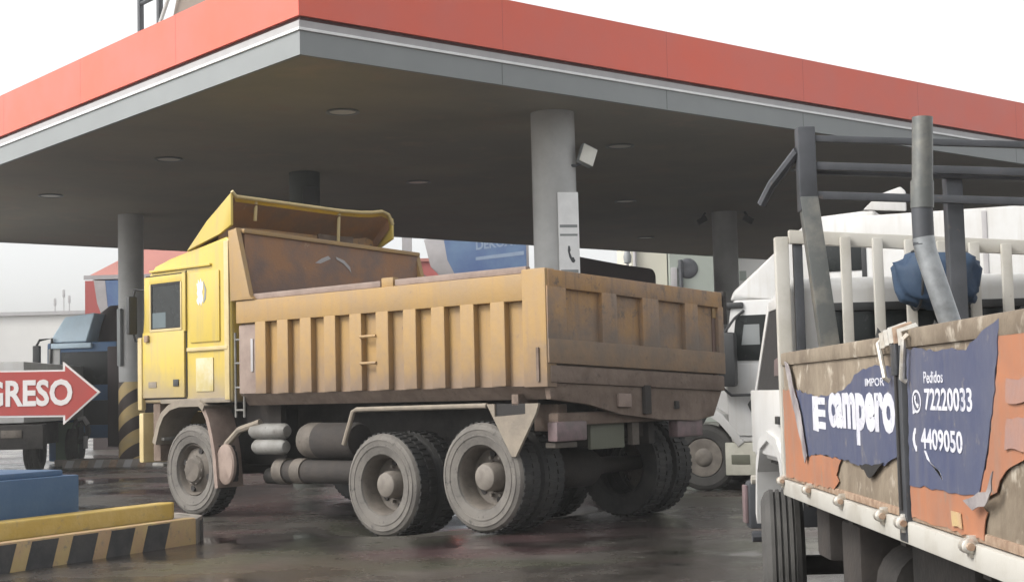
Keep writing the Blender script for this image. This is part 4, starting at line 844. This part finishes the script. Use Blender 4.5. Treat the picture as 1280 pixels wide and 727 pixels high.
for x, h, lab in ((-37.96, 10.2, 'left thin mast of the three above the far warehouse'), (-37.23, 10.9, 'tallest thin mast in the middle of the three above the far warehouse'), (-36.77, 10.4, 'right thin mast of the three above the far warehouse')):
    ms = thing('antenna_mast', lab, 'mast', (x, 120.8, 9.05), 0, 'masts on the far warehouse'); ob('pole', tube(NB(), [(0, 0, 0), (0, 0, h - 9.05)], .05, 6), 'lip', ms); ob('panel', bx(NB(), -.1, .1, -.06, .06, h - 9.7, h - 9.1, .02), 'lip', ms)

# ------------------------------------------------------------------ things beyond the canopy, middle and right
bb_ = thing('billboard', 'tilted blue billboard with pale lettering seen over the dump truck bed', 'billboard', (-.8, 45, 0), 0)
ob('board', prism(NB(), [(-1.9, 0, 6.15), (1.35, 0, 6.50), (1.35, 0, 5.12), (-1.0, 0, 4.92), (-1.35, 0, 4.94), (-1.7, 0, 5.3)], (0, .15, 0), .02), 'lip', bb_)
ob('blue_face', prism(NB(), [(-1.28, -.006, 6.16), (1.27, -.006, 6.36), (1.27, -.006, 5.21), (-.95, -.006, 5.03), (-1.18, -.006, 5.5)], (0, .005, 0)), 'sblue', bb_)
ob('pale_band', prism(NB(), [(-.3, -.010, 5.56), (1.2, -.010, 5.72), (1.2, -.010, 5.60), (-.3, -.010, 5.46)], (0, .003, 0)), 'sbluelight', bb_)
lettering('lettering', 'DEKOXY', 1.35, .3, 'sbluelight', bb_, frame(Vector((-.28, -.011, 5.78)), (1, 0, .1), (-.02, 0, 1)), .03)
for x in (-.7, .9): ob('leg', tube(NB(), [(x, .2, 0), (x, .2, 5.6)], .09, 10), 'gsteel', bb_)
rb = tag(ob('red_building', bx(NB(), -6.3, -2.3, 60, 66, 0, 6.85), 'redwall'), 'dull red building with a dark window beyond the headboard', 'building')
ob('window', bx(NB(), -4.35, -3.55, 59.97, 60, 5.4, 6.3), 'tlamp', rb); ob('parapet', bx(NB(), -6.4, -2.2, 59.9, 66.1, 6.85, 6.98), 'redroof', rb)
wp_ = tag(ob('boundary_post', bx(NB(), -4.35, -3.98, 58, 58.4, 0, 8.2), 'lip'), 'pale square pillar between the white gaps above the headboard', 'pillar'); ob('pillar_cap', bx(NB(), -4.42, -3.9, 57.95, 58.45, 8.2, 8.35), 'lip', wp_)
tk = thing('tarpaulin_truck', 'truck loaded under a dark brown tarpaulin beyond the tailgate', 'truck', (1.9, 30, 0), 0)
tb = NB(); prism(tb, [(-1.1, 0, 1.2), (1.05, 0, 1.2), (1.08, 0, 3.7), (1.02, 0, 3.82), (.3, 0, 3.93), (-.5, 0, 4.10), (-1.05, 0, 4.12)], (0, 5.5, 0), .08, 3); ob('tarpaulin', tb, 'tarp', tk)
ob('chassis', bx(NB(), -.9, .9, .2, 7.2, .7, 1.15), 'under', tk); ob('cab', bx(NB(), -1, 1, 5.8, 7.4, .8, 3.0, .08), 'navy', tk); ob('rope', tube(NB(), [(-1.0, -.03, 2.0), (0, -.04, 2.9), (1.06, -.03, 2.2)], .02, 6), 'bare', tk)
for y in (1.2, 6.4): small_wheel(tk, -1.0, y, .5, 1, .3); small_wheel(tk, 1.0, y, .5, -1, .3)
cw_ = tag(ob('cream_building', bx(NB(), 4.95, 6.42, 60, 68, 0, 11), 'creamwall'), 'tall cream wall between the tarpaulin load and the sage block', 'building'); ob('drainpipe', tube(NB(), [(5.1, 59.9, 0), (5.1, 59.9, 10.5)], .08, 8), 'lip', cw_); ob('coping', bx(NB(), 4.85, 6.5, 59.9, 68, 11, 11.2), 'lip', cw_)
sw = tag(ob('sage_building', bx(NB(), 6.47, 9.3, 59.4, 68, 0, 11), 'sagewall'), 'grey green block with a round vent left of the far right column', 'building')
ob('vent', lathe(NB(), [(0, -.06), (.2, -.05), (.32, -.05), (.4, -.02), (.42, 0)], (7.2, 59.39, 6.25), 'Y', 20), 'gsteel', sw); ob('drainpipe', tube(NB(), [(6.9, 59.3, 0), (6.9, 59.3, 6.6)], .09, 8), 'gsteel', sw); ob('meter_box', bx(NB(), 6.5, 6.75, 59.3, 59.4, 5.5, 6.3, .02), 'lip', sw)
lb = tag(ob('pale_building', bx(NB(), 9.6, 16, 62, 70, 0, 6.9), 'palewall'), 'low pale building showing right of the far right column', 'building'); ob('window', bx(NB(), 9.7, 10.0, 61.96, 62, 5.9, 6.3), 'sagewall', lb); ob('parapet', bx(NB(), 9.5, 16.1, 61.9, 70, 6.9, 7.05), 'lip', lb)
lp = thing('street_lamp', 'small grey lamp head on a thin pole in the white gap beyond the tarpaulin', 'street lamp', (4.72, 59, 0), 0)
ob('pole', tube(NB(), [(0, 0, 0), (0, 0, 6.7)], .05, 8), 'lip', lp); ob('lamp_head', lathe(NB(), [(0, 6.45), (.14, 6.5), (.17, 6.75), (.1, 7.0), (0, 7.0)], (0, 0, 0), 'Z', 12), 'fasciagrey', lp)

# ------------------------------------------------------------------ damp hazy air
hz = bpy.data.materials.new('haze'); hz.use_nodes = True; t = hz.node_tree
for n in list(t.nodes):
    if n.type == 'BSDF_PRINCIPLED': t.nodes.remove(n)
pv = t.nodes.new('ShaderNodeVolumePrincipled'); pv.inputs['Density'].default_value = .0015; pv.inputs['Color'].default_value = (.93, .93, .92, 1); pv.inputs['Anisotropy'].default_value = .3
t.links.new(pv.outputs[0], [n for n in t.nodes if n.type == 'OUTPUT_MATERIAL'][0].inputs['Volume'])
X['haze'] = hz
hzo = ob('haze', bx(NB(), -150, 150, -60, 170, -1.2, 13), 'haze'); hzo['kind'] = 'stuff'; hzo.display_type = 'WIRE'
